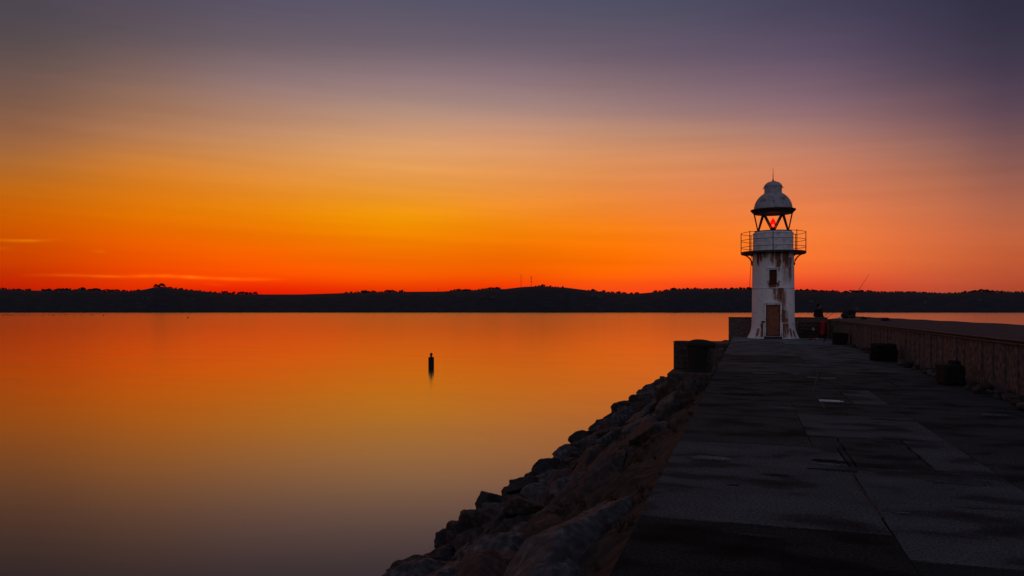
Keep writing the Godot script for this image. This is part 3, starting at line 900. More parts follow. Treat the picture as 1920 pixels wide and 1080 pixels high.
func build_lighthouse() -> void:
	var base := on_level(1449.5, 634.0, 0.0)
	var L := thing("lighthouse", base + Vector3(0, 0.005, 0), "small white iron lighthouse with rust stains, railed gallery and open domed lantern", "lighthouse", "", atan2(-base.x, -base.z))
	var skin := StandardMaterial3D.new()
	var tall := 4.3
	skin.albedo_texture = rust_skin(1100, 720, tall, 1.0, [
		[0.24, 0.12, 4.3, 3.2, 1.0], [0.68, 0.12, 4.3, 3.3, 1.0], [0.52, 0.08, 4.3, 3.6, 0.8], [-0.8, 0.1, 4.3, 3.5, 0.75], [-0.02, 0.09, 4.3, 3.55, 0.6], [0.9, 0.16, 4.0, 2.6, 0.55], [-0.4, 0.16, 4.3, 3.9, 0.4],
		[0.0, 0.24, 2.85, 2.42, 1.2], [0.3, 0.16, 2.5, 1.7, 0.85], [0.42, 0.2, 2.45, 0.6, 0.5], [0.62, 0.22, 3.9, 2.5, 0.3], [-0.62, 0.1, 4.3, 3.7, 0.6], [0.2, 0.2, 2.5, 1.75, 0.5], [0.1, 0.1, 2.5, 2.0, 0.5], [0.55, 0.2, 1.4, 0.2, 0.35],
		[-0.44, 0.12, 0.82, 0.0, 1.5], [0.45, 0.13, 1.45, 0.0, 1.0], [0.6, 0.16, 1.0, 0.0, 0.6], [-0.7, 0.1, 0.5, 0.0, 0.6], [0.85, 0.06, 0.5, 0.0, 0.8], [1.05, 0.07, 0.4, 0.0, 0.8], [0.45, 0.12, 0.35, 0.0, 0.9], [1.6, 0.2, 4.3, 2.6, 0.8], [-1.5, 0.2, 4.3, 3.0, 0.7], [2.4, 0.3, 4.3, 2.0, 0.8], [-2.5, 0.3, 4.3, 2.5, 0.8]])
	skin.roughness = 0.55
	skin.metallic_specular = 0.4
	skin.heightmap_enabled = true
	skin.heightmap_scale = 0.5
	skin.heightmap_texture = noise_tex(91, 0.02, [])
	skin.texture_repeat = true
	var shaft := func(y: float, _a: float) -> float:
		return lerpf(1.035, 0.99, y / tall)
	var flare := func(y: float, a: float) -> float:
		var q := clampf(1.0 - y / 0.76, 0.0, 1.0)
		var rib := pow(maxf(0.0, cos(a * 6.0 + PI)), 10.0)
		return 1.033 + 0.205 * pow(q, 2.3) + 0.02 * rib * q
	var holes := [[0.33, 0.13, 1.66], [0.175, 2.74, 3.39]]
	skin_part("flared_base", L, skin, tall, 0.0, 0.76, flare, holes, 16)
	skin_part("shaft_plate", L, skin, tall, 0.785, 2.49, shaft, holes, 10)
	skin_part("shaft_plate", L, skin, tall, 2.515, 4.27, shaft, holes, 10)
	for y in [0.757, 2.487]:
		var gap := 0.46 if y < 1.0 else 0.0      # the lower ring stops either side of the doorway
		var st := begin()
		for k in 96:
			var a0 := lerpf(gap, TAU - gap, k / 96.0)
			var a1 := lerpf(gap, TAU - gap, (k + 1) / 96.0)
			var d0 := Vector3(sin(a0), 0, cos(a0))
			var d1 := Vector3(sin(a1), 0, cos(a1))
			var h := Vector3(0, 0.031, 0)
			var o := Vector3(0, y, 0)
			var c := (d0 + d1) * 0.51 + o + h * 0.5
			st.set_smooth_group(1)
			quad(st, o + d0 * 1.045, o + d1 * 1.045, o + d1 * 1.045 + h, o + d0 * 1.045 + h, c)
			st.set_smooth_group(2)
			quad(st, o + d0 * 1.045 + h, o + d1 * 1.045 + h, o + d1 + h, o + d0 + h, c)
			st.set_smooth_group(3)
			quad(st, o + d0 * 1.045, o + d1 * 1.045, o + d1, o + d0, c)
		part("flange", done(st), M.paint, L)
	# closed behind its openings
	part("inner_lining", lathe_mesh([[0.86, 0.02], [0.82, 4.2], [0.0, 4.2]], 48), M.iron, L)
	# doorway
	var fr := begin()
	cbox(fr, Vector3(-0.4, 0.1, 0.86), Vector3(-0.332, 1.72, 1.055), 0.008)
	cbox(fr, Vector3(0.332, 0.1, 0.86), Vector3(0.4, 1.72, 1.055), 0.008)
	cbox(fr, Vector3(-0.332, 1.662, 0.86), Vector3(0.332, 1.72, 1.055), 0.008)
	var door := part("door", box_mesh(Vector3(-0.325, 0.145, 0.885), Vector3(0.325, 1.655, 0.925), 0.006), null, L)
	var dm := StandardMaterial3D.new()
	var dim := Image.create(160, 360, false, Image.FORMAT_RGB8)
	var dn := FastNoiseLite.new()
	dn.seed = 8
	dn.frequency = 0.02
	dn.fractal_octaves = 5
	for j in 360:
		for i in 160:
			var k := 0.08 + 1.1 * dn.get_noise_2d(i, j * 0.45) + 0.5 * dn.get_noise_2d(i * 3.0 + 90.0, j * 1.2)
			var c := Vector3(0.25, 0.08, 0.036).lerp(Vector3(0.22, 0.06, 0.024), smoothstep(0.1, 0.2, k))
			dim.set_pixel(i, j, Color(c.x, c.y, c.z).linear_to_srgb())
	dm.albedo_texture = ImageTexture.create_from_image(dim)
	dm.roughness = 0.8
	dm.heightmap_enabled = true
	dm.heightmap_scale = 0.4
	dm.heightmap_texture = noise_tex(92, 0.03, [])
	# the leaf of the door itself, with its own sheet coordinates
	var leaf := begin()
	for q in [[0, 0], [0, 1], [1, 1], [0, 0], [1, 1], [1, 0]]:
		leaf.set_uv(Vector2(q[0], 1 - q[1]))
		leaf.add_vertex(Vector3(-0.3 + 0.6 * q[0], 0.17 + 1.46 * q[1], 0.931))
	part("door_sheet", done(leaf), dm, door)
	door.material_override = M.iron
	part("handle", tube_mesh([Vector3(-0.24, 0.85, 0.93), Vector3(-0.24, 0.85, 0.975), Vector3(-0.24, 0.98, 0.975), Vector3(-0.24, 0.98, 0.93)], 0.012, 0.012), M.rail, door)
	for y in [0.4, 1.35]:
		part("hinge", box_mesh(Vector3(0.2, y, 0.93), Vector3(0.33, y + 0.06, 0.947), 0.004), M.iron, door)
	var frame := part("door_frame", done(fr), M.paint, L)
	var hood := begin()
	hood.set_smooth_group(1)
	for i in 16:
		var x0 := lerpf(-0.45, 0.45, i / 16.0)
		var x1 := lerpf(-0.45, 0.45, (i + 1) / 16.0)
		var h0 := 1.735 + 0.11 * (1.0 - pow(absf(x0) / 0.45, 1.6))
		var h1 := 1.735 + 0.11 * (1.0 - pow(absf(x1) / 0.45, 1.6))
		var c := Vector3((x0 + x1) / 2.0, 1.73, 1.0)
		hood.set_smooth_group(2)
		quad(hood, Vector3(x0, 1.722, 1.1), Vector3(x1, 1.722, 1.1), Vector3(x1, h1, 1.1), Vector3(x0, h0, 1.1), c)
		hood.set_smooth_group(3)
		quad(hood, Vector3(x0, h0, 1.1), Vector3(x1, h1, 1.1), Vector3(x1, h1, 0.85), Vector3(x0, h0, 0.85), c)
		hood.set_smooth_group(4)
		quad(hood, Vector3(x0, 1.722, 1.1), Vector3(x1, 1.722, 1.1), Vector3(x1, 1.722, 0.85), Vector3(x0, 1.722, 0.85), c + Vector3(0, 0.2, 0))
	part("hood", done(hood), M.paint, frame)
	part("door_step", box_mesh(Vector3(-0.42, 0.0, 0.9), Vector3(0.42, 0.12, 1.33), 0.015), M.iron, L)
	for s in [-1.0, 1.0]:      # curved cheeks either side of the doorway, running out with the flare
		var ck := begin()
		for i in 10:
			var y0 := 0.8 * i / 10.0
			var y1 := 0.8 * (i + 1) / 10.0
			var r0: float = flare.call(y0, 0.0) + 0.01
			var r1: float = flare.call(y1, 0.0) + 0.01
			cbox(ck, Vector3(s * 0.43 - 0.022, y0, 0.9), Vector3(s * 0.43 + 0.022, y1, maxf(r0, r1) * 0.99), 0.003)
		part("door_cheek", done(ck), M.paint, L)
	var bar := part("latch_bar", tube_mesh([Vector3(-0.56, 0.83, 1.03), Vector3(-0.36, 0.84, 1.09)], 0.026, 0.03), M.iron, L)
	part("latch_plate", box_mesh(Vector3(-0.5, 0.77, 1.0), Vector3(-0.42, 0.87, 1.045), 0.006), M.iron, bar)
	# window
	var wf := begin()
	cbox(wf, Vector3(-0.23, 2.7, 0.86), Vector3(-0.177, 3.45, 1.04), 0.006)
	cbox(wf, Vector3(0.177, 2.7, 0.86), Vector3(0.23, 3.45, 1.04), 0.006)
	cbox(wf, Vector3(-0.177, 3.392, 0.86), Vector3(0.177, 3.45, 1.04), 0.006)
	var win := part("window", done(wf), M.paint, L)
	part("window_plate", box_mesh(Vector3(-0.175, 2.74, 0.87), Vector3(0.175, 3.39, 0.895), 0.004), surface([[0.0, lin(0.05, 0.016, 0.01)], [1.0, lin(0.14, 0.045, 0.02)]], 93, 0.03, 2.0, 0.85), win)
	part("window_hood", box_mesh(Vector3(-0.28, 3.452, 0.85), Vector3(0.28, 3.5, 1.09), 0.01), M.paint, win)
	part("window_sill", box_mesh(Vector3(-0.22, 2.665, 0.86), Vector3(0.22, 2.738, 1.05), 0.01), surface([[0.0, lin(0.03, 0.01, 0.006)], [1.0, lin(0.15, 0.05, 0.02)]], 94, 0.03, 2.0, 0.85), win)
	# gallery
	part("gallery_deck", lathe_mesh([[0.5, 4.262], [1.35, 4.262], [1.52, 4.23], [1.56, 4.24], [1.566, 4.3], [1.555, 4.335], [0.5, 4.335]], 64), M.iron, L)
	for k in 8:
		var a := TAU * k / 8.0
		var pts := []
		for i in 9:
			var q := i / 8.0 * PI / 2.0
			pts.append(Vector3(sin(a) * (1.5 - 0.5 * sin(q)), 4.22 - 0.56 * (1.0 - cos(q)), cos(a) * (1.5 - 0.5 * sin(q))))
		if k == 2 or k == 6 or (k > 2 and k < 6):
			part("bracket", tube_mesh(pts, 0.028, 0.04, 8), M.iron, L)
	for k in 8:
		var a := TAU * k / 8.0
		var b := Vector3(sin(a) * 1.54, 4.33, cos(a) * 1.54)
		var post := part("rail_post", tube_mesh([b, b + Vector3(0, 0.96, 0)], 0.021, 0.018, 8), M.rail, L)
		var ball := SphereMesh.new()
		ball.radius = 0.028
		ball.height = 0.056
		ball.radial_segments = 10
		ball.rings = 6
		part("finial_ball", ball, M.rail, post, b + Vector3(0, 0.97, 0))
	for y in [4.56, 4.91, 5.28]:
		var ring := TorusMesh.new()
		ring.inner_radius = 1.54 - 0.013
		ring.outer_radius = 1.54 + 0.013
		ring.rings = 72
		ring.ring_segments = 8
		part("rail", ring, M.rail, L, Vector3(0, y, 0))
	# lantern
	var drum := part("lantern_drum", lathe_mesh([[0.985, 4.335], [0.985, 4.37], [0.962, 4.38], [0.962, 5.22], [0.985, 5.225], [0.985, 5.25], [0.9, 5.325], [0.0, 5.33]], 72), M.paint, L)
	for k in 12:
		var a := TAU * (k + 0.25) / 12.0
		var t := Transform3D(Basis(Vector3.UP, a), Vector3(sin(a) * 0.962, 0, cos(a) * 0.962))
		var st := begin()
		cbox(st, Vector3(-0.014, 4.4, -0.01), Vector3(0.014, 5.2, 0.008), 0.003, t)
		part("plate_strap", done(st), M.paint, drum)
	part("curb", lathe_mesh([[0.78, 5.325], [0.9, 5.325], [0.9, 5.37], [0.78, 5.37]], 48), M.iron, L)
	for k in 6:
		var a := TAU * k / 6.0
		var foot := Vector3(sin(a) * 0.83, 5.35, cos(a) * 0.83)
		for s in [-1.0, 1.0]:
			var b: float = a + s * TAU / 12.0
			part("lantern_strut", tube_mesh([foot, Vector3(sin(b) * 0.91, 6.3, cos(b) * 0.91)], 0.031, 0.037, 8), M.iron, L)
	part("eave", lathe_mesh([[0.0, 6.27], [0.8, 6.24], [0.94, 6.26], [1.09, 6.43], [1.09, 6.455], [0.93, 6.47], [0.0, 6.47]], 64), M.iron, L)
	var prof := []
	for i in 13:
		var q := lerpf(0.0, 1.085, i / 12.0)
		prof.append([0.925 * cos(q), 6.465 + 0.905 * sin(q)])
	var dome := part("dome", lathe_mesh(prof, 64), M.dome, L)
	for k in 12:
		var a := TAU * (k + 0.5) / 12.0
		var pts := []
		for i in 9:
			var q := lerpf(0.0, 1.07, i / 8.0)
			pts.append(Vector3(sin(a) * 0.927 * cos(q), 6.465 + 0.907 * sin(q), cos(a) * 0.927 * cos(q)))
		part("dome_rib", tube_mesh(pts, 0.008, 0.008, 5), M.dome, dome)
	var neck := part("ventilator", lathe_mesh([[0.46, 7.24], [0.46, 7.275], [0.42, 7.285], [0.42, 7.6], [0.455, 7.605], [0.455, 7.64], [0.42, 7.645], [0.42, 7.68], [0.38, 7.75], [0.28, 7.83], [0.13, 7.885], [0.0, 7.9]], 48), M.dome, L)
	for s in [-1.0, 1.0]:
		part("vent_knob", tube_mesh([Vector3(s * 0.42, 7.545, 0.0), Vector3(s * 0.5, 7.55, 0.0)], 0.018, 0.022, 8), M.iron, neck)
	var spike := part("spike", tube_mesh([Vector3(0, 7.88, 0), Vector3(0, 8.6, 0)], 0.022, 0.005, 8), M.rail, L)
	part("spike_collar", lathe_mesh([[0.0, 7.9], [0.05, 7.91], [0.035, 7.97], [0.02, 8.0], [0.0, 8.0]], 12), M.rail, spike)
	part("spike_bead", lathe_mesh([[0.0, 8.14], [0.03, 8.17], [0.0, 8.2]], 10), M.rail, spike)
	# red light
	part("lamp_pedestal", lathe_mesh([[0.16, 5.33], [0.16, 5.37], [0.09, 5.39], [0.09, 5.5], [0.13, 5.52], [0.13, 5.545], [0.0, 5.545]], 24), M.iron, L)
	var lens := part("lamp_lens", lathe_mesh([[0.11, 5.545], [0.135, 5.6], [0.14, 5.75], [0.125, 5.86], [0.1, 5.93], [0.055, 5.96], [0.05, 6.02], [0.0, 6.05]], 24), M.lamp, L)
	part("lamp_core", lathe_mesh([[0.0, 5.57], [0.07, 5.6], [0.05, 5.7], [0.0, 5.74]], 12), M.flame, lens, Vector3(0, 0.02, 0.105))
	for k in 4:
		var a := TAU * (k + 0.5) / 4.0
		part("lens_bar", tube_mesh([Vector3(sin(a) * 0.14, 5.55, cos(a) * 0.14), Vector3(sin(a) * 0.146, 5.75, cos(a) * 0.146), Vector3(sin(a) * 0.104, 5.93, cos(a) * 0.104)], 0.006, 0.006, 5), M.rail, lens)
	var glow := OmniLight3D.new()
	glow.name = "lamp_glow"
	glow.light_color = Color(1.0, 0.06, 0.03)
	glow.light_energy = 0.4
	glow.light_size = 0.14
	glow.omni_range = 30.0
	glow.omni_attenuation = 2.0
	glow.shadow_enabled = true
	glow.position = Vector3(0, 5.76, 0)
	L.add_child(glow)
	# loose cable hanging from the gallery
	part("cable", tube_mesh([Vector3(-1.03, 4.25, 0.25), Vector3(-1.06, 3.6, 0.27), Vector3(-1.1, 2.9, 0.3), Vector3(-1.11, 2.45, 0.3), Vector3(-1.05, 2.3, 0.3)], 0.014, 0.014, 6), M.rail, L)

# ---------------------------------------------------------------- things on the pier
func build_person() -> void:
	var where := Vector3(3.62, 0.006, -42.45)
	var P := thing("person", where, "person in dark jacket standing behind the end wall beside the fishing rods", "person")
	var coat := Color(0.012, 0.012, 0.016)
	var legs := Color(0.01, 0.01, 0.013)
	var shoe := Color(0.008, 0.008, 0.008)
	var skin := Color(0.3, 0.17, 0.12)
	var hair := Color(0.015, 0.01, 0.008)
	var st := begin()
	var B := [
		[Vector3(0, 0.93, 0), Vector3(0, 1.12, 0.0), 0.135, 0.125, coat], [Vector3(-0.06, 1.1, 0), Vector3(0.06, 1.1, 0), 0.12, 0.12, coat],
		[Vector3(-0.1, 1.27, 0), Vector3(0.1, 1.27, 0), 0.115, 0.115, coat], [Vector3(-0.15, 1.34, 0), Vector3(0.15, 1.34, 0), 0.07, 0.07, coat],
		[Vector3(-0.06, 0.9, 0), Vector3(0.06, 0.9, 0), 0.13, 0.13, legs],
		[Vector3(0, 1.36, 0), Vector3(0, 1.46, 0.01), 0.055, 0.05, skin],
	]
	for s in [-1.0, 1.0]:
		var hip := Vector3(s * 0.09, 0.86, 0)
		var knee := Vector3(s * 0.11, 0.46, 0.02 if s > 0 else 0.06)
		var ank := Vector3(s * 0.12, 0.08, -0.01 if s > 0 else 0.03)
		B.append([hip, knee, 0.1, 0.065, legs])
		B.append([knee, ank, 0.062, 0.045, legs])
		B.append([ank + Vector3(0, -0.04, -0.03), ank + Vector3(s * 0.02, -0.048, 0.15), 0.042, 0.032, shoe])
		var sh := Vector3(s * 0.2, 1.33, 0)
		var el := Vector3(s * 0.27, 1.06, -0.02)
		var wr := Vector3(s * 0.2, 0.9, 0.16)
		B.append([sh, el, 0.062, 0.05, coat])
		B.append([el, wr, 0.05, 0.036, coat])
		var palm := wr + Vector3(-s * 0.02, -0.025, 0.07)
		var H := [[wr, palm, 0.024, 0.03, skin], [wr + Vector3(-s * 0.02, 0, 0), palm + Vector3(-s * 0.025, 0.012, 0), 0.02, 0.024, skin]]
		for i in 4:
			var root := palm + Vector3(-s * (0.03 - 0.021 * i), 0.016 - 0.009 * i, 0.012)
			var l: float = [0.03, 0.034, 0.031, 0.024][i]
			var k1 := root + Vector3(-s * 0.002, -0.006, l)
			var k2 := k1 + Vector3(-s * 0.004, -l * 0.7, l * 0.4)
			H.append([root, k1, 0.0095, 0.009, skin])
			H.append([k1, k2, 0.009, 0.0078, skin])
		H.append([wr + Vector3(-s * 0.03, 0.01, 0.03), wr + Vector3(-s * 0.058, 0.0, 0.07), 0.012, 0.01, skin])
		H.append([wr + Vector3(-s * 0.058, 0.0, 0.07), wr + Vector3(-s * 0.056, -0.012, 0.1), 0.01, 0.0085, skin])
		nets(st, H, 0.005, 0.006)
	nets(st, B, 0.016, 0.05)
	var head := [
		[Vector3(0, 1.56, -0.005), Vector3(0, 1.53, 0.012), 0.088, 0.078, skin], [Vector3(0, 1.5, 0.03), Vector3(0, 1.475, 0.045), 0.055, 0.035, skin],
		[Vector3(0, 1.545, 0.085), Vector3(0, 1.515, 0.108), 0.009, 0.013, skin], [Vector3(-0.018, 1.487, 0.082), Vector3(0.018, 1.487, 0.082), 0.008, 0.008, Color(0.25, 0.1, 0.08)],
		[Vector3(-0.087, 1.545, -0.005), Vector3(-0.09, 1.515, 0.0), 0.014, 0.009, skin], [Vector3(0.087, 1.545, -0.005), Vector3(0.09, 1.515, 0.0), 0.014, 0.009, skin],
		[Vector3(-0.033, 1.55, 0.075), Vector3(-0.03, 1.55, 0.077), 0.011, 0.011, hair], [Vector3(0.033, 1.55, 0.075), Vector3(0.03, 1.55, 0.077), 0.011, 0.011, hair],
		[Vector3(0, 1.57, -0.025), Vector3(0, 1.595, 0.005), 0.092, 0.085, hair],
	]
	nets(st, head, 0.008, 0.012)
	var m := plain(Color.WHITE, 0.85)
	m.vertex_color_use_as_albedo = true
	part("body", done(st), m, P)
	P.rotation.y = 2.2
	P.scale = Vector3.ONE * 1.06

func build_things() -> void:
	# red canister in the corner
	var c := thing("canister", Vector3(3.66, 0.0, -40.75), "bright red upright plastic canister with a black base in the wall corner", "canister")
	part("base", lathe_mesh([[0.0, 0.0], [0.2, 0.0], [0.215, 0.03], [0.2, 0.17], [0.15, 0.2], [0.0, 0.2]], 24), M.black, c)
	part("shell", lathe_mesh([[0.148, 0.19], [0.15, 0.5], [0.145, 0.78], [0.12, 0.84], [0.07, 0.86], [0.0, 0.86]], 28), M.red, c)
	part("handle", tube_mesh([Vector3(-0.1, 0.84, 0), Vector3(-0.06, 0.9, 0), Vector3(0.06, 0.9, 0), Vector3(0.1, 0.84, 0)], 0.012, 0.012), M.red, c)
	part("strap", tube_mesh([Vector3(-0.06, 0.82, 0.12), Vector3(-0.1, 0.6, 0.15), Vector3(-0.14, 0.35, 0.13)], 0.014, 0.014, 6), M.black, c)
	# slatted pallet against the end wall
	var p := thing("pallet", Vector3(3.08, 0.005, -41.02), "slatted timber pallet leaning on the end wall beside the lighthouse", "pallet")
	p.rotation.x = -0.14
	for s in [-0.44, 0.0, 0.44]:
		part("bearer", box_mesh(Vector3(s - 0.035, 0.0, -0.07), Vector3(s + 0.035, 0.84, -0.012), 0.006), M.wood, p)
	for i in 5:
		part("slat", box_mesh(Vector3(-0.48, 0.02 + 0.18 * i, -0.01), Vector3(0.48, 0.11 + 0.18 * i, 0.012), 0.004), M.wood, p)
	var bag := thing("plastic_bag", Vector3(3.22, 0.43, -40.86), "crumpled pale plastic bag hanging on the pallet slats", "bag")
	var bm := part("sack", rock_mesh(301, 16, 0.16, 12, 18), M.pale, bag)
	bm.scale = Vector3(0.08, 0.09, 0.04)
	part("knot", tube_mesh([Vector3(0, 0.06, 0), Vector3(0.015, 0.12, -0.03)], 0.02, 0.008, 6), M.pale, bag)
	# fishing rods
	var rod := func(a: Vector3, b: Vector3, thick: float, label: String) -> void:
		var o := thing("fishing_rod", a, label, "fishing rod", "")
		var d := b - a
		var sag := Vector3(0, -0.02, 0)
		part("blank", tube_mesh([d * 0.12, d * 0.35 + sag, d * 0.7 + sag, d], thick, 0.006, 7), M.black, o)
		part("grip", tube_mesh([Vector3.ZERO, d * 0.13], thick * 1.5, thick * 1.3, 8), M.black, o)
		var reel := part("reel", lathe_mesh([[0.0, -0.05], [0.045, -0.045], [0.03, -0.02], [0.03, 0.02], [0.045, 0.045], [0.0, 0.05]], 14), M.rail, o, d * 0.15 + Vector3(0.05, -0.04, 0.02))
		part("reel_foot", tube_mesh([Vector3(-0.05, 0.04, -0.02), Vector3.ZERO], 0.01, 0.01, 6), M.rail, reel)
		for q in [0.4, 0.6, 0.78, 0.92]:
			var g := TorusMesh.new()
			g.inner_radius = 0.014
			g.outer_radius = 0.022
			g.rings = 10
			g.ring_segments = 5
			part("line_guide", g, M.rail, o, d * q + Vector3(0.015, -0.03, 0.01))
	rod.call(Vector3(3.3, 0.01, -36.3), Vector3(5.62, 3.12, -39.5), 0.018, "long black fishing rod leaning over the parapet beside the red canister")
	rod.call(Vector3(2.5, 0.01, -40.35), Vector3(4.7, 1.99, -40.75), 0.014, "short dark fishing rod, upper of two side by side in the wall corner")
	rod.call(Vector3(2.66, 0.01, -40.2), Vector3(4.78, 1.86, -40.6), 0.014, "short dark fishing rod, lower of two side by side in the wall corner")
	# tackle on the parapet
	var t := thing("tackle_bag", Vector3(4.66, 1.0, -40.25), "dark slumped tackle bag lying on top of the parapet by the rods", "bag")
	var tm := part("sack", rock_mesh(311, 14, 0.08, 14, 22), M.black, t, Vector3(0, 0.15, 0))
	tm.scale = Vector3(0.22, 0.23, 0.24)
	part("carry_strap", tube_mesh([Vector3(-0.18, 0.28, 0), Vector3(-0.06, 0.43, 0), Vector3(0.08, 0.42, 0), Vector3(0.18, 0.26, 0)], 0.014, 0.014, 6), M.black, t)
	var bk := thing("bucket", Vector3(4.98, 1.03, -40.2), "dark tapered bucket on the parapet top next to the slumped bag", "bucket")
	part("pail", lathe_mesh([[0.0, 0.0], [0.13, 0.0], [0.165, 0.34], [0.175, 0.345], [0.175, 0.36], [0.155, 0.36], [0.125, 0.03], [0.0, 0.03]], 24), M.black, bk)
	part("bail", tube_mesh([Vector3(-0.17, 0.34, 0), Vector3(-0.15, 0.42, 0.05), Vector3(0.0, 0.46, 0.08), Vector3(0.15, 0.42, 0.05), Vector3(0.17, 0.34, 0)], 0.006, 0.006, 6), M.rail, bk)
	var wb := thing("bait_bag", Vector3(4.32, 0.965, -39.6), "small crumpled whitish bag on the parapet below the rods", "bag")
	var wm := part("sack", rock_mesh(312, 16, 0.15, 12, 18), M.pale, wb, Vector3(0, 0.03, 0))
	wm.scale = Vector3(0.14, 0.07, 0.1)
	part("twist", tube_mesh([Vector3(0.08, 0.05, 0), Vector3(0.17, 0.06, 0.02)], 0.02, 0.008, 6), M.pale, wb)
	for i in 3:
		var q: Array = [[1626, 595.5, 35.0, 0.16, "low dark bundle of cloth on the parapet top"], [1655, 597.0, 31.5, 0.1, "small dark rag farther along the parapet top than the cloth bundle"], [1706, 600.0, 26.5, 0.1, "thin scrap of dark cloth on the parapet top above the netting"]][i]
		var pos := at_depth(q[0], q[1], q[2])
		pos.x = 4.75
		pos.y = 0.945 + (pos.x - 4.1) * 0.125 + 0.01
		var r := thing("cloth_bundle", pos, q[4], "cloth")
		var rm := part("folds", rock_mesh(320 + i, 12, 0.16, 12, 20), M.black, r, Vector3(0, q[3] * 0.25, 0))
		rm.scale = Vector3(0.16, q[3] * 0.6, 0.26)
	# along the foot of the parapet
	var tub := thing("tub", Vector3(3.62, 0.004, -33.1), "dark tapered tub with a chipped rim against the parapet foot", "tub")
	var ts := begin()
	for i in 4:
		var a := Basis(Vector3.UP, PI / 2 * i)
		var lo := [Vector3(-0.25, 0, 0.25), Vector3(0.25, 0, 0.25), Vector3(0.31, 0.46, 0.31), Vector3(-0.31, 0.46, 0.31)]
		var inn := [Vector3(-0.21, 0.05, 0.21), Vector3(0.21, 0.05, 0.21), Vector3(0.27, 0.46, 0.27), Vector3(-0.27, 0.46, 0.27)]
		quad(ts, a * lo[0], a * lo[1], a * lo[2], a * lo[3], Vector3(0, 0.2, 0))
		quad(ts, a * inn[0], a * inn[1], a * inn[2], a * inn[3], a * Vector3(0, 0.2, 0.9))
		quad(ts, a * lo[3], a * lo[2], a * inn[2], a * inn[3], Vector3(0, 0, 0))
	quad(ts, Vector3(-0.25, 0.0, -0.25), Vector3(0.25, 0.0, -0.25), Vector3(0.25, 0.0, 0.25), Vector3(-0.25, 0.0, 0.25), Vector3(0, 0.4, 0))
	part("shell", done(ts), M.tub, tub)
	part("rim", box_mesh(Vector3(-0.32, 0.44, 0.3), Vector3(0.1, 0.485, 0.335), 0.008), M.tub, tub)
	part("fill", box_mesh(Vector3(-0.25, 0.1, -0.25), Vector3(0.25, 0.38, 0.25), 0.02), M.soil, tub)
	var nt := thing("net_heap", Vector3(3.58, 0.0, -22.6), "ragged dark heap of fishing net and rope piled against the parapet", "net")
	var nm := part("net", rock_mesh(331, 7, 0.12, 40, 60, 0.75, 20.0, true), M.net, nt, Vector3(0, 0.22, 0))
	nm.scale = Vector3(0.46, 0.37, 0.46)
	var nr := RandomNumberGenerator.new()
	nr.seed = 12
	for i in 26:
		var a := nr.randf() * TAU
		var h := nr.randf_range(0.02, 0.42)
		var pts := []
		for k in 6:
			var b := a + k * 0.25
			var rr := 0.36 - 0.2 * h + nr.randf_range(-0.03, 0.05)
			pts.append(Vector3(cos(b) * rr, maxf(0.015, h + nr.randf_range(-0.05, 0.06)), sin(b) * rr))
		part("rope", tube_mesh(pts, 0.012, 0.012, 6), M.net, nt)
	var cr := thing("crate", Vector3(3.62, 0.004, -15.75), "square black box with a raised back corner against the parapet", "crate", "", 0.25)
	var cb := part("body", rock_mesh(341, 6, 0.035, 40, 60, 0.85, 40.0, true), M.tub, cr, Vector3(0, 0.185, 0))
	cb.scale = Vector3(0.3, 0.29, 0.3)
	var cp := part("raised_corner", rock_mesh(342, 8, 0.06, 20, 30, 0.7, 30.0, true), M.tub, cr, Vector3(0.12, 0.38, -0.08))
	cp.scale = Vector3(0.12, 0.09, 0.16)
	# loose stones along the wall foot
	var shapes := []
	for i in 5:
		shapes.append(rock_mesh(400 + i, 9, 0.06, 16, 24, 0.5, 36.0))
	var runs := [[11.9, 15.2, 26], [16.2, 18.6, 16], [18.8, 21.8, 7], [23.3, 27.0, 15], [27.0, 32.0, 9]]
	for q in runs:
		for i in q[2]:
			var u: float = lerpf(q[0], q[1], (i + rng.randf()) / q[2])
			var s := rng.randf_range(0.08, 0.22) * (1.0 if i % 3 else 1.25)
			var grey := rng.randf() < 0.35
			var o := part("stone", shapes[rng.randi() % 5], M.rock0 if grey else M.rock1, self, Vector3(rng.randf_range(3.72, 3.95) - s * 0.2, s * 0.24, -u))
			o.basis = Basis(Vector3.UP, rng.randf() * TAU) * Basis(Vector3.RIGHT, rng.randf_range(-0.3, 0.3)) * Basis.from_scale(Vector3(s * 0.62, s * 0.45, s * 0.55))
			tag(o, "%s loose %s stone at the parapet foot %s" % ["small" if s < 0.13 else "larger", "grey" if grey else "brown", "before the square black box" if u < 15.5 else "between the black box and the net heap" if u < 22.6 else "between the net heap and the tub" if u < 33.0 else "past the tub"], "stone", "loose stones at the wall foot")
	# scraps on the deck
	var sp := on_level(1556, 753, 0.0)
	var board := thing("board", Vector3(sp.x, 0.004, sp.z), "small pale flat board lying on the dark deck", "board", "", -0.1)
	part("sheet", box_mesh(Vector3(-0.15, 0.0, -0.09), Vector3(0.14, 0.014, 0.08), 0.004), M.pale, board)
	part("torn_end", box_mesh(Vector3(0.142, 0.0, -0.04), Vector3(0.19, 0.011, 0.04), 0.004), M.pale, board)
	for q in [[1520, 637.5, "black", "crushed black can on the deck before the pallet"], [1528, 637.8, "red", "crushed red can on the deck before the pallet"], [1532, 637.0, "pale", "crumpled white wrapper on the deck before the pallet"]]:
		var w := on_level(q[0], q[1], 0.0)
		var o := thing("litter", Vector3(w.x, 0.006, w.z), q[3], "litter", "", 0.6)
		part("crushed_body", tube_mesh([Vector3(-0.07, 0.035, 0), Vector3(0.0, 0.045, 0.015), Vector3(0.07, 0.035, 0)], 0.034, 0.03, 10), M[q[2]], o)
		part("rim", tube_mesh([Vector3(0.068, 0.035, 0), Vector3(0.076, 0.035, 0)], 0.026, 0.026, 10), M.pale, o)

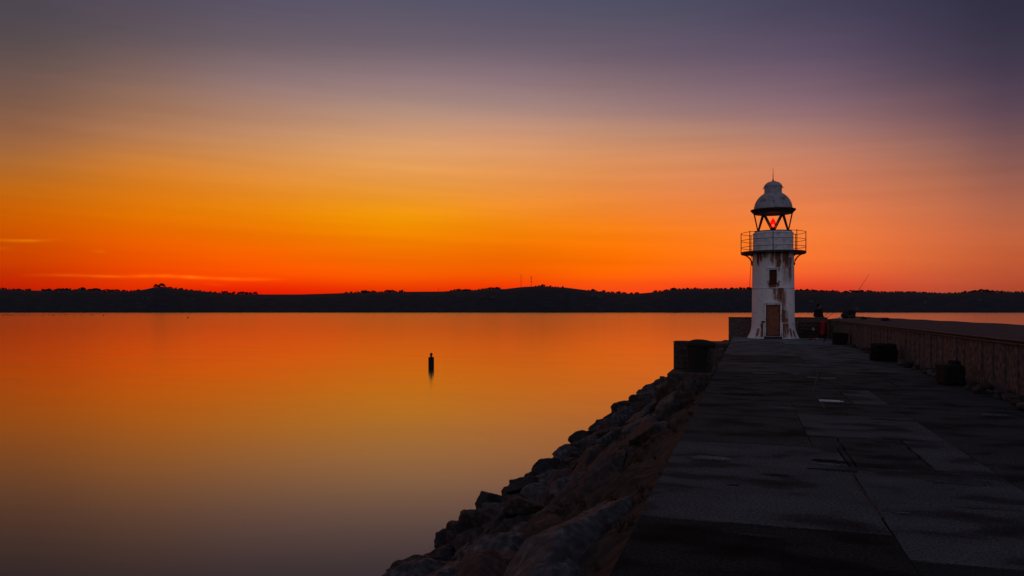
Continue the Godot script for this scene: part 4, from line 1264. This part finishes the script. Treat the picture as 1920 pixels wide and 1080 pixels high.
# ---------------------------------------------------------------- water marks and far shore
func build_water_marks() -> void:
	var p := on_level(808.5, 688.0, SEA)
	var b := thing("marker_buoy", p, "dark cylindrical marker buoy with a knob on top floating alone in the bay", "buoy")
	part("float", lathe_mesh([[0.0, -0.4], [0.17, -0.35], [0.22, 0.0], [0.22, 0.74], [0.2, 0.77], [0.0, 0.78]], 28), M.black, b)
	part("neck", lathe_mesh([[0.075, 0.77], [0.075, 0.85], [0.0, 0.85]], 16), M.black, b)
	part("knob", lathe_mesh([[0.0, 0.83], [0.075, 0.85], [0.105, 0.94], [0.098, 1.03], [0.06, 1.09], [0.0, 1.11]], 16), M.black, b)
	p = on_level(352.5, 596.5, SEA)
	b = thing("channel_buoy", p, "tiny far buoy with a ball topmark on a staff", "buoy")
	part("float", lathe_mesh([[0.0, -0.5], [0.5, -0.3], [0.6, 0.1], [0.35, 0.5], [0.0, 0.55]], 18), M.black, b)
	part("staff", tube_mesh([Vector3(0, 0.5, 0), Vector3(0, 1.5, 0)], 0.08, 0.06, 8), M.black, b)
	part("topmark", lathe_mesh([[0.0, 1.3], [0.22, 1.45], [0.22, 1.6], [0.0, 1.75]], 12), M.black, b)
	var fm := lathe_mesh([[0.0, -0.4], [0.3, -0.35], [0.42, 0.0], [0.42, 0.35], [0.3, 0.6], [0.0, 0.68]], 14)
	var cols := [2, 6, 9, 13, 16, 19, 22, 24, 29, 33, 36, 41, 45, 48, 53, 59, 63, 69, 74, 79, 84, 92, 99, 103, 112, 118, 123, 139, 152, 168, 172, 194]
	for x in cols:
		var q := on_level(x, 590.5 + rng.randf() * 1.6, SEA)
		var s := rng.randf_range(0.7, 1.3)
		var o := part("mooring_float", fm, M.black, self, q)
		o.scale = Vector3.ONE * s
		tag(o, "small dark float in the scattered row off the far shore", "float", "floats moored in a row off the far shore")

const RIDGE := [[-1500, 547], [-700, 545], [-300, 542], [-100, 544], [0, 542], [40, 544], [80, 545], [150, 543], [190, 545], [250, 546], [275, 542], [290, 538.5], [305, 537], [325, 541], [380, 546], [430, 551], [500, 552], [560, 552], [630, 550], [650, 549], [700, 548], [760, 547], [830, 546.5], [850, 545], [880, 545], [900, 543], [930, 541], [945, 542], [980, 538], [1010, 536.5], [1060, 539], [1100, 544], [1150, 549], [1190, 551], [1230, 547.5], [1270, 542], [1340, 541.5], [1410, 542], [1450, 543], [1490, 544.5], [1530, 546], [1580, 548], [1620, 547], [1660, 547.5], [1700, 547.5], [1780, 550], [1810, 548.5], [1840, 546], [1870, 548], [1920, 547.5], [2200, 546], [2600, 549], [3400, 552]]

func ridge_row(px: float) -> float:
	for i in RIDGE.size() - 1:
		if px <= RIDGE[i + 1][0]:
			return lerpf(RIDGE[i][1], RIDGE[i + 1][1], clampf((px - RIDGE[i][0]) / (RIDGE[i + 1][0] - RIDGE[i][0]), 0.0, 1.0))
	return RIDGE[-1][1]

func hill_point(px: float, q: float, n: FastNoiseLite) -> Vector3:
	# q: 0 at the shore, 1 on the ridge, past 1 behind it
	var d := lerpf(2040.0, 2620.0, q)
	var top := (HY - ridge_row(px)) / F * 2620.0 + EYE - SEA
	var rise := sin(minf(q, 1.0) * PI / 2.0) if q <= 1.0 else 1.0 - (q - 1.0) * 1.2
	var h := top * lerpf(minf(q, 1.0), rise, 0.65) + (4.0 * n.get_noise_2d(px * 0.9, q * 220.0) * sin(clampf(q, 0.0, 1.0) * PI))
	if q < 0.02:
		h = -3.0 + 0.0 * q
	var w := at_depth(px, HY, d)
	w.y = SEA + maxf(h, -3.0)
	return w

func build_far_shore() -> void:
	var n := FastNoiseLite.new()
	n.seed = 3
	n.frequency = 0.02
	n.fractal_octaves = 4
	var qs := [0.0, 0.004, 0.03, 0.07, 0.14, 0.22, 0.3, 0.4, 0.5, 0.6, 0.7, 0.8, 0.88, 0.94, 1.0, 1.15, 1.5]
	var st := begin()
	st.set_smooth_group(1)
	var rows := []
	var px := -1500.0
	while px <= 3400.0:
		var row := PackedVector3Array()
		for q in qs:
			var v := hill_point(px, q, n)
			if q == 0.004:
				v = hill_point(px, 0.004, n)
				v.y = SEA + 1.5
			row.append(v)
		rows.append(row)
		px += 7.0 if px > -60.0 and px < 1980.0 else 40.0
	for i in rows.size() - 1:
		for k in qs.size() - 1:
			quad(st, rows[i][k], rows[i + 1][k], rows[i + 1][k + 1], rows[i][k + 1], rows[i][k] + Vector3(0, -500, -300))
	structure("far_hills", done(st), M.hill)

	# trees along the ridge: leaf clumps spread through an uneven crown
	var crowns := []
	for v in 6:
		var r := RandomNumberGenerator.new()
		r.seed = 800 + v
		var cs := begin()
		var lobes := []
		for i in 5:
			lobes.append([Vector3(r.randf_range(-0.45, 0.45), r.randf_range(0.12, 0.62), r.randf_range(-0.45, 0.45)), r.randf_range(0.24, 0.4)])
		for i in 280:
			var lb: Array = lobes[i % 5]
			var dir := Vector3(r.randfn(), r.randfn(), r.randfn()).normalized()
			var c: Vector3 = lb[0] + dir * lb[1] * pow(r.randf(), 0.4)
			var a := Vector3(r.randfn(), r.randfn(), r.randfn()).normalized() * 0.11
			var b := a.cross(Vector3(r.randfn(), r.randfn(), r.randfn())).normalized() * 0.11
			tri(cs, c + a, c - a * 0.5 + b, c - a * 0.5 - b, lb[0])
			tri(cs, c - a, c + a * 0.5 + b * 0.8, c + a * 0.4 - b, lb[0])
		crowns.append(done(cs))
	var trunk := tube_mesh([Vector3(0, -0.15, 0), Vector3(0.02, 0.3, 0.01), Vector3(0.0, 0.6, 0)], 0.045, 0.02, 6)
	var plant := func(px_: float, q: float, w: float, h: float, label: String, group: String) -> void:
		var pos := hill_point(px_, q, n)
		var o := thing("ridge_tree", pos, label, "tree", group, rng.randf() * TAU)
		part("trunk", trunk, M.bark, o)
		part("crown", crowns[rng.randi() % 6], M.leaf, o)
		o.scale = Vector3(w, h, w)
	# [from, to, how many, low, high] in columns and metres
	for b in [[-40, 60, 16, 5, 7, "beside the knoll"], [80, 190, 20, 6, 9, "beside the knoll"], [150, 190, 7, 7, 10, "beside the knoll"], [190, 262, 14, 5, 7, "beside the knoll"], [310, 340, 8, 4, 6, "on the flank of the knoll"], [340, 420, 10, 4, 6, "on the flank of the knoll"], [420, 485, 12, 6, 10, "at the foot of the knoll"], [645, 760, 26, 5, 9, "between two bare fields"], [845, 880, 12, 5, 8, "short of the radio masts"], [880, 915, 7, 4, 5, "short of the radio masts"], [915, 938, 8, 6, 9, "short of the radio masts"], [1000, 1060, 12, 3, 6, "on the summit past the radio masts"], [1100, 1200, 18, 4, 8, "in the dip beyond the radio masts"], [1225, 1300, 20, 4, 8, "on the ridge running behind the lighthouse"], [1300, 1412, 26, 5, 8, "on the ridge running behind the lighthouse"], [1488, 1640, 34, 5, 9, "above the fishing rods"], [1640, 1700, 12, 4, 5, "above the fishing rods"], [1700, 1800, 18, 4, 5, "above the parapet"], [1800, 1875, 18, 6, 9, "above the parapet"], [1875, 1960, 14, 4, 7, "above the parapet"]]:
		for i in b[2]:
			var x: float = lerpf(b[0], b[1], (i + rng.randf()) / b[2])
			var h := lerpf(b[3] * 0.6, b[4], pow(rng.randf(), 1.5)) * 1.05
			plant.call(x, rng.randf_range(0.985, 1.0), h * rng.randf_range(1.1, 2.1), h, "%s dark tree on the far skyline %s" % ["taller" if h > 1.05 * lerpf(b[3] * 0.6, b[4], 0.45) else "lower", b[5]], "trees along the far ridge")
	plant.call(294.0, 1.0, 15.0, 12.0, "broad dark tree on the crest of the left-hand knoll across the bay", "")
	plant.call(303.0, 1.0, 17.0, 13.0, "widest dark tree crowning the knoll across the bay", "")
	plant.call(1019.0, 1.0, 9.0, 10.0, "tree on the bare summit beside the radio masts", "")
	# lattice masts
	for k in [[977, 515.5, "taller thin radio mast on the far hilltop", 0.7], [996, 517.5, "shorter thicker radio mast on the far hilltop", 1.15], [822, 540.0, "lone thin pole on the bare far ridge", 0.4]]:
		var foot := hill_point(k[0], 1.0, n)
		var high: float = (ridge_row(k[0]) - k[1]) / F * 2620.0
		var mast := thing("radio_mast", foot, k[2], "mast")
		var r: float = k[3]
		for i in 3:
			var a := TAU * i / 3.0
			var o := Vector3(sin(a) * r, 0, cos(a) * r)
			part("leg", tube_mesh([o - Vector3(0, 1, 0), Vector3(o.x * 0.7, high, o.z * 0.7)], 0.2, 0.14, 5), M.rail, mast)
		var br := begin()
		var seg := int(high / 3.0)
		for j in seg:
			for i in 3:
				var a := TAU * i / 3.0
				var a2 := TAU * (i + 1) / 3.0
				tube(br, [Vector3(sin(a) * r, high * j / seg, cos(a) * r), Vector3(sin(a2) * r * 0.9, high * (j + 1.0) / seg, cos(a2) * r * 0.9)], 0.09, 0.09, 4)
		part("bracing", done(br), M.rail, mast)
		if high > 20.0:
			for y in [0.45, 0.72, 0.93]:
				part("aerial", box_mesh(Vector3(-r * 1.7, high * y, -r * 1.7), Vector3(r * 1.7, high * y + 1.6, r * 1.7), 0.1), M.rail, mast)
	# far houses
	for k in [[96, 0.7], [112, 0.68], [150, 0.75], [190, 0.74], [193, 0.7], [236, 0.72], [268, 0.4], [280, 0.38], [362, 0.4], [500, 0.55], [585, 0.55], [905, 0.45], [925, 0.4], [1110, 0.5], [1125, 0.48], [1605, 0.08], [1735, 0.3], [1520, 0.3], [1835, 0.35]]:
		var foot := hill_point(k[0], k[1], n)
		var ho := thing("farmhouse", foot, "tiny pale house half hidden on the dark far hillside", "house", "houses across the bay", YAW + rng.randf_range(-0.5, 0.5))
		var w := rng.randf_range(3.0, 6.5)
		part("wall", box_mesh(Vector3(-w, -3, -3.5), Vector3(w, 4.5, 3.5), 0.05), M.house, ho)
		var rf := begin()
		var rp := [Vector3(-w - 0.4, 4.4, 3.9), Vector3(w + 0.4, 4.4, 3.9), Vector3(w + 0.4, 7.2, 0), Vector3(-w - 0.4, 7.2, 0), Vector3(-w - 0.4, 4.4, -3.9), Vector3(w + 0.4, 4.4, -3.9)]
		quad(rf, rp[0], rp[1], rp[2], rp[3], Vector3(0, 4, 0))
		quad(rf, rp[4], rp[5], rp[2], rp[3], Vector3(0, 4, 0))
		tri(rf, rp[0], rp[3], rp[4], Vector3(0, 4, 0))
		tri(rf, rp[1], rp[2], rp[5], Vector3(0, 4, 0))
		var roof := part("roof", done(rf), M.roof, ho)
		part("chimney", box_mesh(Vector3(w * 0.6, 6.0, -0.5), Vector3(w * 0.6 + 1.0, 8.6, 0.5), 0.05), M.house, roof)

# ----------------------------------------------------------------
func _ready() -> void:
	rng.seed = 20240
	var cam := Camera3D.new()
	cam.name = "camera"
	cam.projection = Camera3D.PROJECTION_FRUSTUM
	cam.near = 0.1
	cam.far = 12000.0
	cam.size = 0.1 * 1080.0 / F
	cam.frustum_offset = Vector2(0, 0.1 * (HY - 540.0) / F)
	cam.position = Vector3(0, EYE, 0)
	cam.rotation.y = YAW
	cam.current = true
	add_child(cam)

	var env := Environment.new()
	env.background_mode = Environment.BG_SKY
	var sm := PanoramaSkyMaterial.new()
	sm.panorama = sky_texture()
	var sky := Sky.new()
	sky.sky_material = sm
	env.sky = sky
	env.tonemap_mode = Environment.TONE_MAPPER_LINEAR
	env.tonemap_exposure = 1.0
	env.sdfgi_enabled = true
	env.ssao_enabled = true
	env.ssil_enabled = true
	var we := WorldEnvironment.new()
	we.name = "world_environment"
	we.environment = env
	add_child(we)

	var sun := DirectionalLight3D.new()      # the last glow of the sun that has just set behind the hills
	sun.name = "sun"
	sun.light_color = Color(1.0, 0.5, 0.3)
	sun.light_energy = 0.01
	sun.light_angular_distance = 0.5
	sun.shadow_enabled = true
	sun.rotation = Vector3(deg_to_rad(3.0), YAW + deg_to_rad(10.0) + PI, 0)
	add_child(sun)

	materials()
	build_shore()
	build_pier()
	build_lighthouse()
	build_far_shore()
	build_water_marks()
	build_things()
	build_person()
